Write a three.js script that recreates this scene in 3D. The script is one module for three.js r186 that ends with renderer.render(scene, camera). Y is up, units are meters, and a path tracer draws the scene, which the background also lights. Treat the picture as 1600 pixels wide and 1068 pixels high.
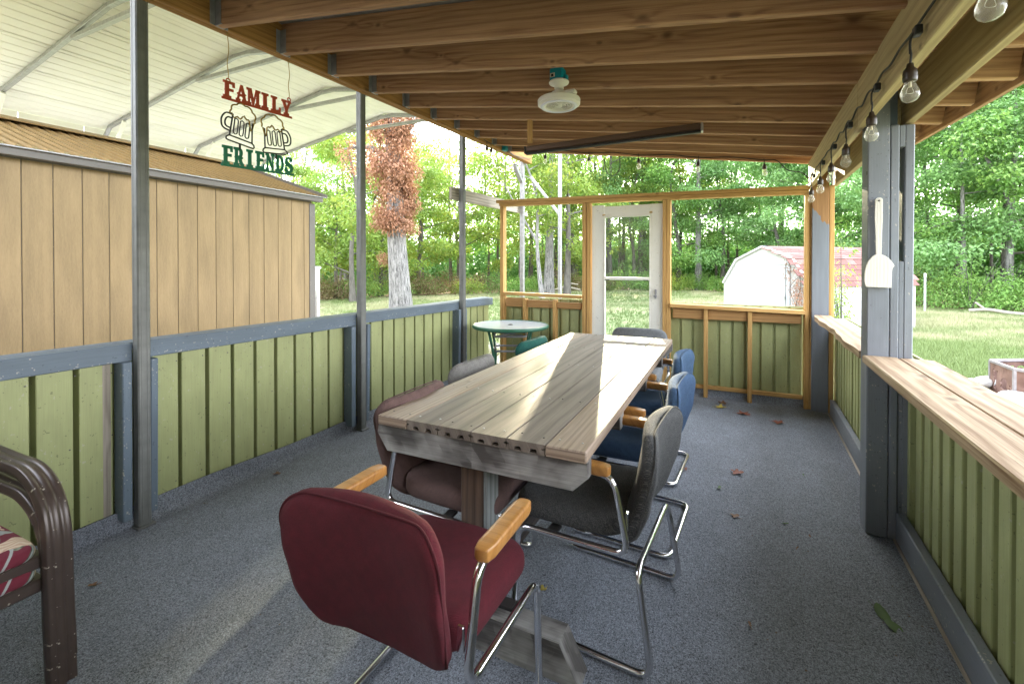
import * as THREE from 'three';
import { FontLoader } from 'three/addons/loaders/FontLoader.js';
import { TextGeometry } from 'three/addons/geometries/TextGeometry.js';
import { mergeGeometries, mergeVertices, toCreasedNormals } from 'three/addons/utils/BufferGeometryUtils.js';

// ---------------------------------------------------------------- camera, sky, sun, exposure
const scene = new THREE.Scene();
const FULLH = 1068, F = 711;
const camera = new THREE.PerspectiveCamera(2 * Math.atan(FULLH / 2 / F) * 180 / Math.PI, 1600 / FULLH, 0.05, 400);
camera.position.set(0, 1.33, 0);
camera.rotation.set(-0.5 * Math.PI / 180, Math.atan(350 / F), 0, 'YXZ');
camera.setViewOffset(1600, FULLH, 0, 113, 1600, FULLH);
const renderer = new THREE.WebGLRenderer({ antialias: true });
renderer.toneMapping = THREE.LinearToneMapping;
renderer.toneMappingExposure = 10.5;
renderer.shadowMap.enabled = true;
const SUN = new THREE.Vector3(-0.2326, 0.2756, -0.9327).normalize();
{
  const W = 1024, H = 512, d = new Float32Array(W * H * 4);
  for (let r = 0; r < H; r++) for (let c = 0; c < W; c++) {
    const up = ((r + .5) / H - .5) * Math.PI, az = ((c + .5) / W - .5) * 2 * Math.PI;
    const y = Math.sin(up), x = Math.cos(az) * Math.cos(up), z = Math.sin(az) * Math.cos(up);
    const cs = x * SUN.x + y * SUN.y + z * SUN.z, e = Math.max(0, y), h = Math.exp(-e * 3.2);
    const g = 0.5 * Math.pow(Math.max(0, (1 + cs) / 2), 6) + 2.2 * Math.pow(Math.max(0, (1 + cs) / 2), 60);
    const i = (r * W + c) * 4, low = y < 0 ? 0.35 : 1;
    d[i] = (0.74 + 0.36 * h + g * 1.05) * low; d[i + 1] = (0.83 + 0.27 * h + g * 0.98) * low; d[i + 2] = (0.98 + 0.12 * h + g * 0.84) * low; d[i + 3] = 1;
  }
  const t = new THREE.DataTexture(d, W, H, THREE.RGBAFormat, THREE.FloatType);
  t.mapping = THREE.EquirectangularReflectionMapping; t.magFilter = THREE.LinearFilter; t.needsUpdate = true;
  scene.background = t; scene.environment = t;
}
const sun = new THREE.DirectionalLight(new THREE.Color(1, 0.83, 0.62), 5);
sun.position.copy(SUN).multiplyScalar(60);
sun.castShadow = true; sun.shadow.mapSize.set(4096, 4096);
Object.assign(sun.shadow.camera, { left: -30, right: 30, top: 30, bottom: -30, near: 1, far: 130 });
scene.add(sun);

// ---------------------------------------------------------------- helpers
function rng(s) { return () => { s = (s + 0x6d2b79f5) | 0; let t = Math.imul(s ^ (s >>> 15), 1 | s); t = (t + Math.imul(t ^ (t >>> 7), 61 | t)) ^ t; return ((t ^ (t >>> 14)) >>> 0) / 4294967296; }; }
const R = rng(7), rr = (a, b, f = R) => a + (b - a) * f();
const V = (x, y, z) => new THREE.Vector3(x, y, z);
const used = new Map();
function numbered(n) { const k = used.get(n) ?? 0; used.set(n, k + 1); return k ? n + '_' + String(k).padStart(3, '0') : n; }
function tag(o, label, category, group, kind) {
  if (label) o.userData.label = label; if (category) o.userData.category = category; if (group) o.userData.group = group; if (kind) o.userData.kind = kind; return o;
}
function thing(name, label, category, pos = [0, 0, 0], turn = 0, group) {
  const g = new THREE.Group(); g.name = numbered(name); g.position.set(...pos); g.rotation.y = turn; scene.add(g); return tag(g, label, category, group);
}
function part(parent, name, geo, mat, label) {
  const m = new THREE.Mesh(Array.isArray(geo) ? merge(geo) : geo, mat); m.name = name; m.castShadow = m.receiveShadow = true; parent.add(m); if (label) m.userData.label = label; return m;
}
function solo(name, geo, mat, label, category, group, kind) { const m = part(scene, numbered(name), geo, mat); return tag(m, label, category, group, kind); }
function merge(list) {
  list = list.map((g) => { g = g.index ? g.toNonIndexed() : g; for (const k of Object.keys(g.attributes)) if (!['position', 'normal', 'uv'].includes(k)) g.deleteAttribute(k); return g; });
  return list.length === 1 ? list[0] : mergeGeometries(list);
}
const moved = (g, x, y, z, ry = 0, rx = 0, rz = 0) => { if (rx) g.rotateX(rx); if (rz) g.rotateZ(rz); if (ry) g.rotateY(ry); return g.translate(x, y, z); };
// chamfered box, uv in metres with u along the longest axis
function cbox(w, h, d, c = 0.003, off = true) {
  const s = [w / 2, h / 2, d / 2], long = s.indexOf(Math.max(...s)), pos = [], nor = [], uv = [], ou = off ? R() * 3 : 0, ov = off ? R() * 3 : 0;
  c = Math.min(c, ...s.map((v) => v * .45));
  const P = (sg, ax) => sg.map((g, i) => g * (i === ax ? s[i] : s[i] - c));
  const poly = (pts) => {
    const a = pts[0], b = pts[1], e = pts[2], u = [b[0] - a[0], b[1] - a[1], b[2] - a[2]], v = [e[0] - a[0], e[1] - a[1], e[2] - a[2]];
    let n = [u[1] * v[2] - u[2] * v[1], u[2] * v[0] - u[0] * v[2], u[0] * v[1] - u[1] * v[0]]; const l = Math.hypot(...n); n = n.map((q) => q / l);
    const cen = [0, 1, 2].map((i) => pts.reduce((q, p) => q + p[i], 0)); if (n[0] * cen[0] + n[1] * cen[1] + n[2] * cen[2] < 0) { n = n.map((q) => -q); pts = pts.slice().reverse(); }
    const dom = n.map(Math.abs).indexOf(Math.max(...n.map(Math.abs)));
    for (let k = 1; k < pts.length - 1; k++) for (const p of [pts[0], pts[k], pts[k + 1]]) {
      pos.push(...p); nor.push(...n);
      if (dom === long) { const o = [0, 1, 2].filter((i) => i !== long); uv.push(p[o[0]] * .3 + ou, p[o[1]] + ov); }
      else { const o = [0, 1, 2].find((i) => i !== long && i !== dom); uv.push(p[long] + ou, p[o] + ov + dom * .37); }
    }
  };
  for (let a = 0; a < 3; a++) for (const sa of [-1, 1]) {
    const b = (a + 1) % 3, e = (a + 2) % 3, q = (sb, se) => { const g = [0, 0, 0]; g[a] = sa; g[b] = sb; g[e] = se; return P(g, a); };
    poly([q(-1, -1), q(1, -1), q(1, 1), q(-1, 1)]);
    for (const sb of [-1, 1]) { const t = (se) => { const g = [0, 0, 0]; g[a] = sa; g[b] = sb; g[e] = se; return g; }; poly([P(t(-1), a), P(t(1), a), P(t(1), b), P(t(-1), b)]); }
  }
  for (const x of [-1, 1]) for (const y of [-1, 1]) for (const z of [-1, 1]) poly([P([x, y, z], 0), P([x, y, z], 1), P([x, y, z], 2)]);
  const g = new THREE.BufferGeometry();
  g.setAttribute('position', new THREE.Float32BufferAttribute(pos, 3)); g.setAttribute('normal', new THREE.Float32BufferAttribute(nor, 3)); g.setAttribute('uv', new THREE.Float32BufferAttribute(uv, 2));
  return g;
}
const box = (x0, x1, y0, y1, z0, z1, c) => cbox(Math.abs(x1 - x0), Math.abs(y1 - y0), Math.abs(z1 - z0), c).translate((x0 + x1) / 2, (y0 + y1) / 2, (z0 + z1) / 2);
// a bar whose centre line runs p0 -> p1; w across (horizontal), h along up
function bar(p0, p1, w, h, c = 0.003, up = V(0, 1, 0)) {
  const d = p1.clone().sub(p0), L = d.length(), x = d.normalize(), z = x.clone().cross(up).normalize(), y = z.clone().cross(x);
  return cbox(L, h, w, c).applyMatrix4(new THREE.Matrix4().makeBasis(x, y, z).setPosition(p0.clone().add(p1).multiplyScalar(.5)));
}
// tube through points with rounded corners
function tube(pts, r, rad = 0.06, seg = 0, sides = 10, closed = false) {
  const path = new THREE.CurvePath(); let last = null; const n = pts.length;
  for (let i = 0; i < n; i++) {
    const p = pts[i];
    if (i === 0 || i === n - 1) { if (last) path.add(new THREE.LineCurve3(last, p)); last = p; continue; }
    const a = pts[i - 1].clone().sub(p), b = pts[i + 1].clone().sub(p), k = Math.min(rad, a.length() * .48, b.length() * .48), s = p.clone().add(a.setLength(k)), e = p.clone().add(b.setLength(k));
    path.add(new THREE.LineCurve3(last, s)); path.add(new THREE.QuadraticBezierCurve3(s, p.clone(), e)); last = e;
  }
  const L = path.getLength(); return new THREE.TubeGeometry(path, seg || Math.ceil(Math.max(8, L / Math.max(rad / 4, .012))), r, sides, closed);
}
const curve = (pts, r, seg = 24, sides = 6) => new THREE.TubeGeometry(new THREE.CatmullRomCurve3(pts), seg, r, sides);
// padded cushion: box with rounded plan corners (rc) and rounded edges (re), then bend(v)
function pad(w, t, d, rc, re, bend, n = 18) {
  let g = new THREE.BoxGeometry(w, t, d, n, 6, n); const p = g.attributes.position, uv = g.attributes.uv;
  for (let i = 0; i < p.count; i++) {
    let x = p.getX(i), y = p.getY(i), z = p.getZ(i);
    const qx = THREE.MathUtils.clamp(x, -(w / 2 - rc), w / 2 - rc), qz = THREE.MathUtils.clamp(z, -(d / 2 - rc), d / 2 - rc); let dx = x - qx, dz = z - qz;
    const l = Math.hypot(dx, dz), m = Math.max(Math.abs(dx), Math.abs(dz)); if (l > 0) { dx *= m / l; dz *= m / l; }
    let rad = Math.hypot(dx, dz); const inset = rc - rad; let a = Math.max(0, re - inset), b = Math.max(0, Math.abs(y) - (t / 2 - re));
    if (l > 0 && a > 0 && b > 0) { const ll = Math.hypot(a, b), mm = Math.max(a, b); a *= mm / ll; b *= mm / ll; const nr = rc - (re - a); dx *= nr / rad; dz *= nr / rad; y = Math.sign(y) * (t / 2 - re + b); }
    const v = V(qx + dx, y, qz + dz); uv.setXY(i, v.x + v.y * .5, v.z + v.y * .7); if (bend) bend(v); p.setXYZ(i, v.x, v.y, v.z);
  }
  g.deleteAttribute('normal'); const u = g.attributes.uv; g.deleteAttribute('uv'); g.setAttribute('uv', u);
  const plain = new THREE.BufferGeometry(); plain.setAttribute('position', p); plain.setIndex(g.index); const mm = mergeVertices(plain, 1e-5); mm.computeVertexNormals();
  // carry the smooth normals back to the unmerged vertices, which keep their uv
  const key = (b, i) => [b.getX(i), b.getY(i), b.getZ(i)].map((q) => Math.round(q * 5e4)).join(), map = new Map(), mp = mm.attributes.position, mn = mm.attributes.normal;
  for (let i = 0; i < mp.count; i++) map.set(key(mp, i), i);
  const nn = new Float32Array(p.count * 3);
  for (let i = 0; i < p.count; i++) { const j = map.get(key(p, i)) ?? 0; nn.set([mn.getX(j), mn.getY(j), mn.getZ(j)], i * 3); }
  g.setAttribute('normal', new THREE.BufferAttribute(nn, 3)); return g;
}

// ---------------------------------------------------------------- textures
const hsh = (x, y, s) => { let h = Math.imul(x, 374761393) + Math.imul(y, 668265263) + Math.imul(s, 2147483647 ^ 0x5bd1e995) | 0; h = Math.imul(h ^ (h >>> 13), 1274126177); return ((h ^ (h >>> 16)) >>> 0) / 4294967296; };
function vn(x, y, px, py, s) { // tiling value noise, period px, py
  const ix = Math.floor(x), iy = Math.floor(y), fx = x - ix, fy = y - iy, u = fx * fx * (3 - 2 * fx), v = fy * fy * (3 - 2 * fy), m = (a, b) => ((a % b) + b) % b;
  const a = hsh(m(ix, px), m(iy, py), s), b = hsh(m(ix + 1, px), m(iy, py), s), c = hsh(m(ix, px), m(iy + 1, py), s), e = hsh(m(ix + 1, px), m(iy + 1, py), s);
  return a + (b - a) * u + (c - a) * v + (a - b - c + e) * u * v;
}
function fb(u, v, fx, fy, s, oct = 4) { let t = 0, a = .5, n = 0; for (let i = 0; i < oct; i++) { t += a * vn(u * fx, v * fy, fx, fy, s + i); n += a; a *= .5; fx *= 2; fy *= 2; } return t / n; }
const toS = (x) => Math.round(255 * Math.min(1, Math.max(0, x <= .0031308 ? x * 12.92 : 1.055 * Math.pow(x, 1 / 2.4) - .055)));
function tex(w, h, mu, mv, fn) { // fn(u, v) -> [r, g, b, height] linear
  const d = new Uint8Array(w * h * 4), b = new Uint8Array(w * h * 4);
  for (let y = 0; y < h; y++) for (let x = 0; x < w; x++) {
    const o = fn((x + .5) / w, (y + .5) / h), i = (y * w + x) * 4; d[i] = toS(o[0]); d[i + 1] = toS(o[1]); d[i + 2] = toS(o[2]); d[i + 3] = 255;
    b[i] = b[i + 1] = b[i + 2] = Math.max(0, Math.min(255, (o[3] ?? .5) * 255)); b[i + 3] = 255;
  }
  const mk = (data, srgb) => { const t = new THREE.DataTexture(data, w, h); t.wrapS = t.wrapT = THREE.RepeatWrapping; t.magFilter = THREE.LinearFilter; t.minFilter = THREE.LinearMipmapLinearFilter; t.generateMipmaps = true; if (srgb) t.colorSpace = THREE.SRGBColorSpace; t.repeat.set(1 / mu, 1 / mv); t.needsUpdate = true; return t; };
  return w <= 128 ? { map: mk(d, true) } : { map: mk(d, true), bumpMap: mk(b, false) };
}
const mix = (a, b, t) => a.map((q, i) => q + (b[i] - q) * t);
const sat = (x) => Math.max(0, Math.min(1, x));
function std(t, o) { return new THREE.MeshStandardMaterial({ ...t, ...o }); }
function wood(seed, dark, light, { rough = .75, bump = .0012, knots = 4, weather = 0, contrast = 1, grey = [.3, .29, .27], rings = 9 } = {}) {
  const r = rng(seed * 77 + 3), K = []; for (let i = 0; i < knots; i++) K.push([r(), r(), .007 + .013 * r()]);
  const t = tex(1024, 256, 2.4, .3, (u, v) => {
    let w = v * rings + 2.2 * fb(u, v, 3, 2, seed, 3), kn = 0;
    for (const [ku, kv, kr] of K) { let du = (u - ku) - Math.round(u - ku), dv = (v - kv) - Math.round(v - kv); const x = du * 2.4, y = dv * .3, q = Math.hypot(x * .55, y); w += 1.6 * Math.exp(-q / (kr * 1.8)) * Math.sign(dv || 1); kn = Math.max(kn, sat(1.3 - q / kr)); }
    const ring = Math.pow(.5 + .5 * Math.sin(w * 6.283), 2), fine = fb(u, v, 24, 128, seed + 9, 3), streak = fb(u, v, 4, 48, seed + 20, 3), blot = fb(u, v, 5, 3, seed + 31, 3);
    let f = sat(.5 + contrast * (.38 * (fine - .5) * 1.3 + .55 * (streak - .5) + .55 * (blot - .5) - .32 * (ring - .4)));
    let c = mix(dark, light, f); c = mix(c, mix(dark, [0.02, .012, .008], .5), kn * .8);
    if (weather) c = mix(c, grey, weather * sat(.4 + 1.6 * (fb(u, v, 6, 10, seed + 50, 4) - .4)));
    const sc = hsh(Math.floor(u * 1024), Math.floor(v * 256), seed); if (sc > .9985) c = c.map((q) => q * .45);
    return [...c, .5 + .5 * (fine - .5) - .28 * ring + .2 * (streak - .5) - kn * .2];
  });
  return std(t, { roughness: rough, bumpScale: bump });
}
function paint(seed, col, { chips = .004, chipCol = [.55, .5, .4], rough = .55, vary = .12, bump = .0006, mu = 1.2, mv = .3 } = {}) {
  const t = tex(1024, 256, mu, mv, (u, v) => {
    const a = fb(u, v, 5, 3, seed, 4), g = fb(u, v, 12, 90, seed + 5, 3), s = fb(u, v, 90, 30, seed + 8, 3); let c = col.map((q) => q * (1 + vary * 2 * (a - .5) + vary * .8 * (g - .5)));
    if (s > 1 - .21 - chips * 4 && a > .55) c = mix(c, chipCol, .55); if (s < .19) c = c.map((q) => q * .6);
    return [...c, .5 + .6 * (g - .5)];
  });
  return std(t, { roughness: rough, bumpScale: bump });
}
let weave;
function fabric(col, { speck = .25, mu = .12, sheen = .25, tint } = {}) {
  const t = tex(256, 256, mu, mu, (u, v) => {
    const k = 40, wv = .5 + .25 * Math.sin((u * k + v * k) * 6.283) + .25 * Math.sin((u * k - v * k) * 6.283), n = hsh(Math.floor(u * 128), Math.floor(v * 128), 91), q = fb(u, v, 6, 6, 17, 3);
    let c = col.map((x) => x * (.75 + .4 * wv * .8 + speck * 2.2 * (n - .5) + .3 * (q - .5))); if (tint && n > .86) c = mix(c, tint, .6); return [...c.map((x) => Math.max(.002, x)), wv * .6 + n * .4];
  });
  weave ??= t.bumpMap; t.bumpMap = weave;
  return new THREE.MeshPhysicalMaterial({ ...t, roughness: .95, bumpScale: .001, sheen: sheen, sheenRoughness: .5, sheenColor: new THREE.Color(...col.map((x) => Math.min(1, x * 2 + .15))) });
}
const flat = (r, g, b, rough = .6, o = {}) => new THREE.MeshStandardMaterial({ color: new THREE.Color().setRGB(r, g, b), roughness: rough, ...o });
const M = {
  rafter: [1, 2, 3].map((s) => wood(s, [.20, .088, .036], [.55, .325, .165], { knots: 7, weather: .2, grey: [.25, .16, .1] })),
  beamL: wood(5, [.20, .088, .017], [.42, .22, .06], { knots: 3 }),
  beamR: wood(6, [.26, .18, .075], [.50, .38, .19], { knots: 3, weather: .2, grey: [.34, .31, .2] }),
  stud: wood(7, [.34, .17, .045], [.60, .37, .13], { knots: 3 }),
  header: wood(8, [.25, .125, .035], [.46, .26, .095], { knots: 3 }),
  cap: wood(9, [.22, .125, .06], [.47, .345, .22], { knots: 2, contrast: 1.5, rings: 6, rough: .6 }),
  grey: wood(10, [.2, .17, .13], [.45, .4, .33], { knots: 3 }),
  deckWood: wood(11, [.16, .095, .055], [.36, .26, .18], { knots: 2, contrast: 1.5, weather: .35, grey: [.33, .29, .25], rough: .5, bump: .0018, rings: 14 }),
  deck: wood(12, [.115, .09, .072], [.225, .185, .15], { knots: 0, contrast: 1.25, rings: 5, rough: .55, bump: .0012 }),
  green: paint(20, [.33, .352, .155], { rough: .5, chips: .0012, vary: .22, chipCol: [.45, .42, .33] }),
  gPaint: paint(21, [.115, .15, .185], { rough: .5, chips: .005, vary: .22 }),
  gPaint2: paint(22, [.185, .20, .225], { rough: .55, chips: .004, vary: .2 }),
  white: paint(24, [.78, .76, .68], { rough: .4, chips: .0, vary: .05 }),
  trim: paint(25, [.16, .145, .13], { rough: .6, chips: 0, vary: .06 }),
  chrome: flat(.78, .78, .8, .13, { metalness: 1 }),
  brass: flat(.30, .20, .05, .4, { metalness: .7 }),
  dark: flat(.02, .018, .016, .6), black: flat(.012, .012, .012, .5), screw: flat(.12, .11, .1, .4, { metalness: .8 }),
  steel: flat(.5, .5, .5, .35, { metalness: .9 }),
};
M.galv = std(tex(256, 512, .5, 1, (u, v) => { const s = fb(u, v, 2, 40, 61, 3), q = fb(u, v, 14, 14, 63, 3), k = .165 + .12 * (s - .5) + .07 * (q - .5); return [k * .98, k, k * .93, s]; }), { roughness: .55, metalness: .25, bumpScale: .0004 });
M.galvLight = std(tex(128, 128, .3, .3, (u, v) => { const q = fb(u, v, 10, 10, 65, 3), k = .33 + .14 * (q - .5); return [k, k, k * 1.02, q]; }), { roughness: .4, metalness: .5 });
M.siding = flat(.40, .38, .34, .6);
M.carpet = std(tex(1024, 1024, .8, .8, (u, v) => {
  const n2 = vn(u * 340, v * 340, 340, 340, 8), f2 = vn(u * 420, v * 160, 420, 160, 6), f3 = vn(u * 150, v * 400, 150, 400, 16), n = hsh(Math.floor(u * 512), Math.floor(v * 512), 5), q = fb(u, v, 6, 6, 7, 4);
  const k = Math.max(.012, .185 * (1 + .95 * (n2 - .5) + .75 * (f2 - .5) + .75 * (f3 - .5) + .45 * (n - .5) + .25 * (q - .5))); return [k * .93, k * 1.0, k * 1.13, n2 * .5 + f2 * .25 + f3 * .25];
}), { roughness: 1, bumpScale: .0013 });
M.tan = std(tex(1024, 512, 1.2, .6, (u, v) => {
  const w = v * 22 + 3.5 * fb(u, v, 3, 2, 41, 4), g = Math.pow(.5 + .5 * Math.sin(w * 6.283), 3), a = fb(u, v, 3, 10, 43, 4), f = fb(u, v, 50, 160, 45, 2);
  const k = .88 + .40 * (a - .5) + .16 * (f - .5) - .025 * g; return [.36 * k, .252 * k, .13 * k, .6 - .25 * g + .3 * f];
}), { roughness: .7, bumpScale: .001 });
M.roofBrown = std(tex(256, 256, 1, 1, (u, v) => { const a = fb(u, v, 4, 16, 47, 3), k = .9 + .4 * (a - .5); return [.30 * k, .19 * k, .075 * k, a]; }), { roughness: .45, metalness: .2, bumpScale: .0005 });
M.carport = std(tex(256, 256, 2, .9, (u, v) => { const a = fb(u, v, 6, 3, 51, 4), k = .95 + .14 * (a - .5); return [.80 * k, .79 * k, .73 * k, .5]; }), { roughness: .5 });
M.bark = std(tex(512, 512, 1, 1, (u, v) => { const w = fb(u, v, 26, 5, 71, 4), q = fb(u, v, 60, 22, 73, 3), k = .15 + .32 * (w - .5) + .14 * (q - .5); return [k * 1.02, k * .97, k * .93, w * .7 + q * .3].map((x) => Math.max(.03, x)); }), { roughness: .95, bumpScale: .02 });
M.barkDark = std(tex(256, 256, 1, 1, (u, v) => { const w = fb(u, v, 12, 4, 75, 4), k = Math.max(.02, .085 + .12 * (w - .5)); return [k * 1.05, k * .95, k * .82, w]; }), { roughness: .95, bumpScale: .015 });
M.apron = std(tex(1024, 256, 1.2, .3, (u, v) => {
  const a = fb(u, v, 6, 4, 81, 4), sx = Math.floor(u * 22 + 3 * fb(u, v, 3, 3, 82, 2)), sy = Math.floor(v * 7 + 2 * fb(u, v, 4, 2, 83, 2)), br = fb(u + .02 * sx, v, 14, 5, 84, 3), g = fb(u, v, 8, 70, 85, 3);
  const k = sat(.42 + 1.5 * (a - .5) + 1.1 * (br - .5) + .45 * (g - .5)); return [...mix([.075, .066, .06], [.36, .345, .32], k), g];
}), { roughness: .5, bumpScale: .001 });
M.leg = wood(13, [.045, .028, .02], [.17, .11, .075], { knots: 1, rough: .35 });
M.legSide = wood(14, [.12, .125, .12], [.36, .38, .36], { knots: 0, contrast: 1.4 });
M.arm = wood(15, [.26, .105, .022], [.50, .245, .07], { knots: 0, rough: .3, bump: .0004, contrast: .8 });
M.lawn = std(tex(1024, 1024, 9, 9, (u, v) => {
  const a = fb(u, v, 6, 6, 101, 5), b = fb(u, v, 60, 60, 103, 4), s = fb(u, v, 16, 16, 107, 4); let c = mix([.16, .19, .075], [.29, .305, .15], sat(.5 + 1.2 * (b - .5) + .9 * (a - .5))); if (s > .58) c = mix(c, [.42, .36, .22], sat((s - .58) * 6) * .75); return [...c, b];
}), { roughness: 1, bumpScale: .03 });
M.dirt = std(tex(512, 512, 2, 2, (u, v) => { const a = fb(u, v, 8, 8, 111, 5), b = fb(u, v, 80, 80, 113, 3), k = 1 + .5 * (a - .5) + .7 * (b - .5); return [.52 * k, .45 * k, .36 * k, b]; }), { roughness: 1, bumpScale: .02 });
M.litter = std(tex(512, 512, 2, 2, (u, v) => { const a = fb(u, v, 10, 10, 115, 5), b = hsh(Math.floor(u * 90), Math.floor(v * 90), 116); return [...mix([.07, .05, .03], [.30, .2, .11], sat(.2 + .6 * b + .7 * (a - .5))), b]; }), { roughness: 1, bumpScale: .03 });

// ---------------------------------------------------------------- ground
const GY = -0.15;
solo('lawn', new THREE.PlaneGeometry(500, 500, 1, 1).rotateX(-Math.PI / 2).translate(0, GY, 0), M.lawn, 'green mown lawn with pale dry patches around the porch', 'lawn', null, 'structure');
{ const uv = scene.getObjectByName('lawn').geometry.attributes.uv; for (let i = 0; i < uv.count; i++) uv.setXY(i, uv.getX(i) * 500, uv.getY(i) * 500); }
function blob(cx, cz, rx, rz, y, seed, jag = .18) {
  const r = rng(seed), n = 60, sh = new THREE.Shape(), ph = [r() * 6, r() * 6, r() * 6];
  for (let i = 0; i < n; i++) { const a = i / n * 6.2832, k = 1 + jag * (Math.sin(3 * a + ph[0]) * .5 + Math.sin(7 * a + ph[1]) * .3 + Math.sin(13 * a + ph[2]) * .3); sh[i ? 'lineTo' : 'moveTo'](cx + rx * k * Math.cos(a), -(cz + rz * k * Math.sin(a))); }
  return new THREE.ShapeGeometry(sh, 1).rotateX(-Math.PI / 2).translate(0, y, 0);
}
solo('dirt_patch', blob(2.6, -5.6, 1.5, 1.25, GY + .005, 4), M.dirt, 'bare sandy dirt around the fire pit outside the right rail', 'dirt', null, 'structure');
{ // leaf-littered strip where the lawn meets the wood
  const pts = [[-19, -10], [-15.9, -14.4], [-13, -19.4], [-8.6, -26], [-2, -29.3], [2.4, -24.5], [5.9, -20.3], [8, -19.6], [13, -17.5]], sh = new THREE.Shape(), r = rng(12), P = [];
  for (let i = 0; i < pts.length - 1; i++) for (let k = 0; k < 8; k++) { const t = k / 8; P.push([pts[i][0] * (1 - t) + pts[i + 1][0] * t + rr(-.3, .3, r), pts[i][1] * (1 - t) + pts[i + 1][1] * t + rr(-.35, .35, r)]); }
  P.forEach((p, i) => sh[i ? 'lineTo' : 'moveTo'](p[0], -p[1])); sh.lineTo(60, 15); sh.lineTo(60, 90); sh.lineTo(-70, 90); sh.lineTo(-60, 10);
  solo('forest_floor', new THREE.ShapeGeometry(sh, 1).rotateX(-Math.PI / 2).translate(0, GY + .006, 0), M.litter, 'brown leaf litter under the trees where the lawn ends', 'forest floor', null, 'structure');
}
solo('gravel', (() => { const g = new THREE.PlaneGeometry(8.6, 9.6, 1, 1).rotateX(-Math.PI / 2).translate(-7.16, GY + .007, -2.9), uv = g.attributes.uv; for (let i = 0; i < uv.count; i++) uv.setXY(i, uv.getX(i) * 8.6, uv.getY(i) * 9.6); return g; })(), std(tex(512, 512, 1, 1, (u, v) => { const a = fb(u, v, 60, 60, 121, 3), b = fb(u, v, 5, 5, 123, 4), k = 1 + .9 * (a - .5) + .3 * (b - .5); return [.45 * k, .41 * k, .37 * k, a]; }), { roughness: 1, bumpScale: .012 }), 'pale gravel under the carport on the left', 'gravel', null, 'structure');
// porch slab and carpet
const XR = (b) => .70 + .027 * (b - 2.8);           // room face of the right baseboard
solo('porch_slab', box(-2.86, .95, GY - .2, -.012, -5.12, 1.25, .005), flat(.35, .34, .32, .9), 'concrete slab under the grey carpet of the porch', 'slab', null, 'structure');
{
  const nx = 90, nz = 130, x0 = -2.74, g = new THREE.PlaneGeometry(1, 1, nx, nz), p = g.attributes.position, uv = g.attributes.uv;
  for (let i = 0; i < p.count; i++) {
    const u = p.getX(i) + .5, b = -1.2 + 6.24 * (p.getY(i) + .5), xr = XR(b) + .01, x = x0 + (xr - x0) * u, e = xr - x;
    let y = .0008 * Math.sin(x * 9 + b * 3) + .0022 * (fb(x / 6 + 1, b / 8 + 1, 14, 18, 9, 3) - .5);
    y += .012 * Math.exp(-Math.pow((e - .17 - .02 * Math.sin(b * 5)) / .03, 2)) * (b < 2.7 ? 1 : .7) + .007 * Math.exp(-Math.pow((x + .55 + .02 * b) / .25, 2)) * .5;
    if (b > 4.7) y += .008 * Math.exp(-Math.pow((b - 4.88 - .015 * Math.sin(x * 4)) / .03, 2));
    p.setXYZ(i, x, y, -b); uv.setXY(i, x, b);
  }
  g.computeVertexNormals();
  const floor = solo('porch_floor', g, M.carpet, 'blue grey heathered outdoor carpet covering the porch floor', 'carpet', null, 'structure');
  const skirt = (f, n, name) => { // carpet turned up against a wall
    const pos = [], uvv = [], idx = [], prof = [[.075, .001], [.03, .004], [.012, .02], [.004, .055], [0, .098], [-.006, .1], [-.02, .06]];
    for (let i = 0; i <= n; i++) { const q = f(i / n); prof.forEach(([o, h], k) => { const hh = h * (1 + .06 * Math.sin(q.s * 5.1) * (k > 2 ? 1 : 0)), oo = o + (k > 1 && k < 5 ? .004 * Math.sin(q.s * 7.3 + k) : 0); pos.push(q.x + q.nx * oo, hh, q.z + q.nz * oo); uvv.push(q.s, [0, .045, .07, .106, .15, .156, .2][k]); }); }
    const m = prof.length; for (let i = 0; i < n; i++) for (let k = 0; k < m - 1; k++) { const a = i * m + k; idx.push(a, a + m, a + 1, a + 1, a + m, a + m + 1); }
    const s = new THREE.BufferGeometry(); s.setAttribute('position', new THREE.Float32BufferAttribute(pos, 3)); s.setAttribute('uv', new THREE.Float32BufferAttribute(uvv, 2)); s.setIndex(idx); s.computeVertexNormals(); part(floor, name, s, M.carpet);
  };
  skirt((t) => ({ x: -2.765, z: 1.2 - 6.2 * t, nx: 1, nz: 0, s: t * 6.2 }), 120, 'carpet_skirt');
  skirt((t) => ({ x: -2.76 + 2.06 * t * 1.0, z: -5.03, nx: 0, nz: 1, s: t * 2 }), 40, 'carpet_skirt');
  skirt((t) => ({ x: -.66 + 1.25 * t, z: -5.03, nx: 0, nz: 1, s: t * 1.3 }), 26, 'carpet_skirt');
}

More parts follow.
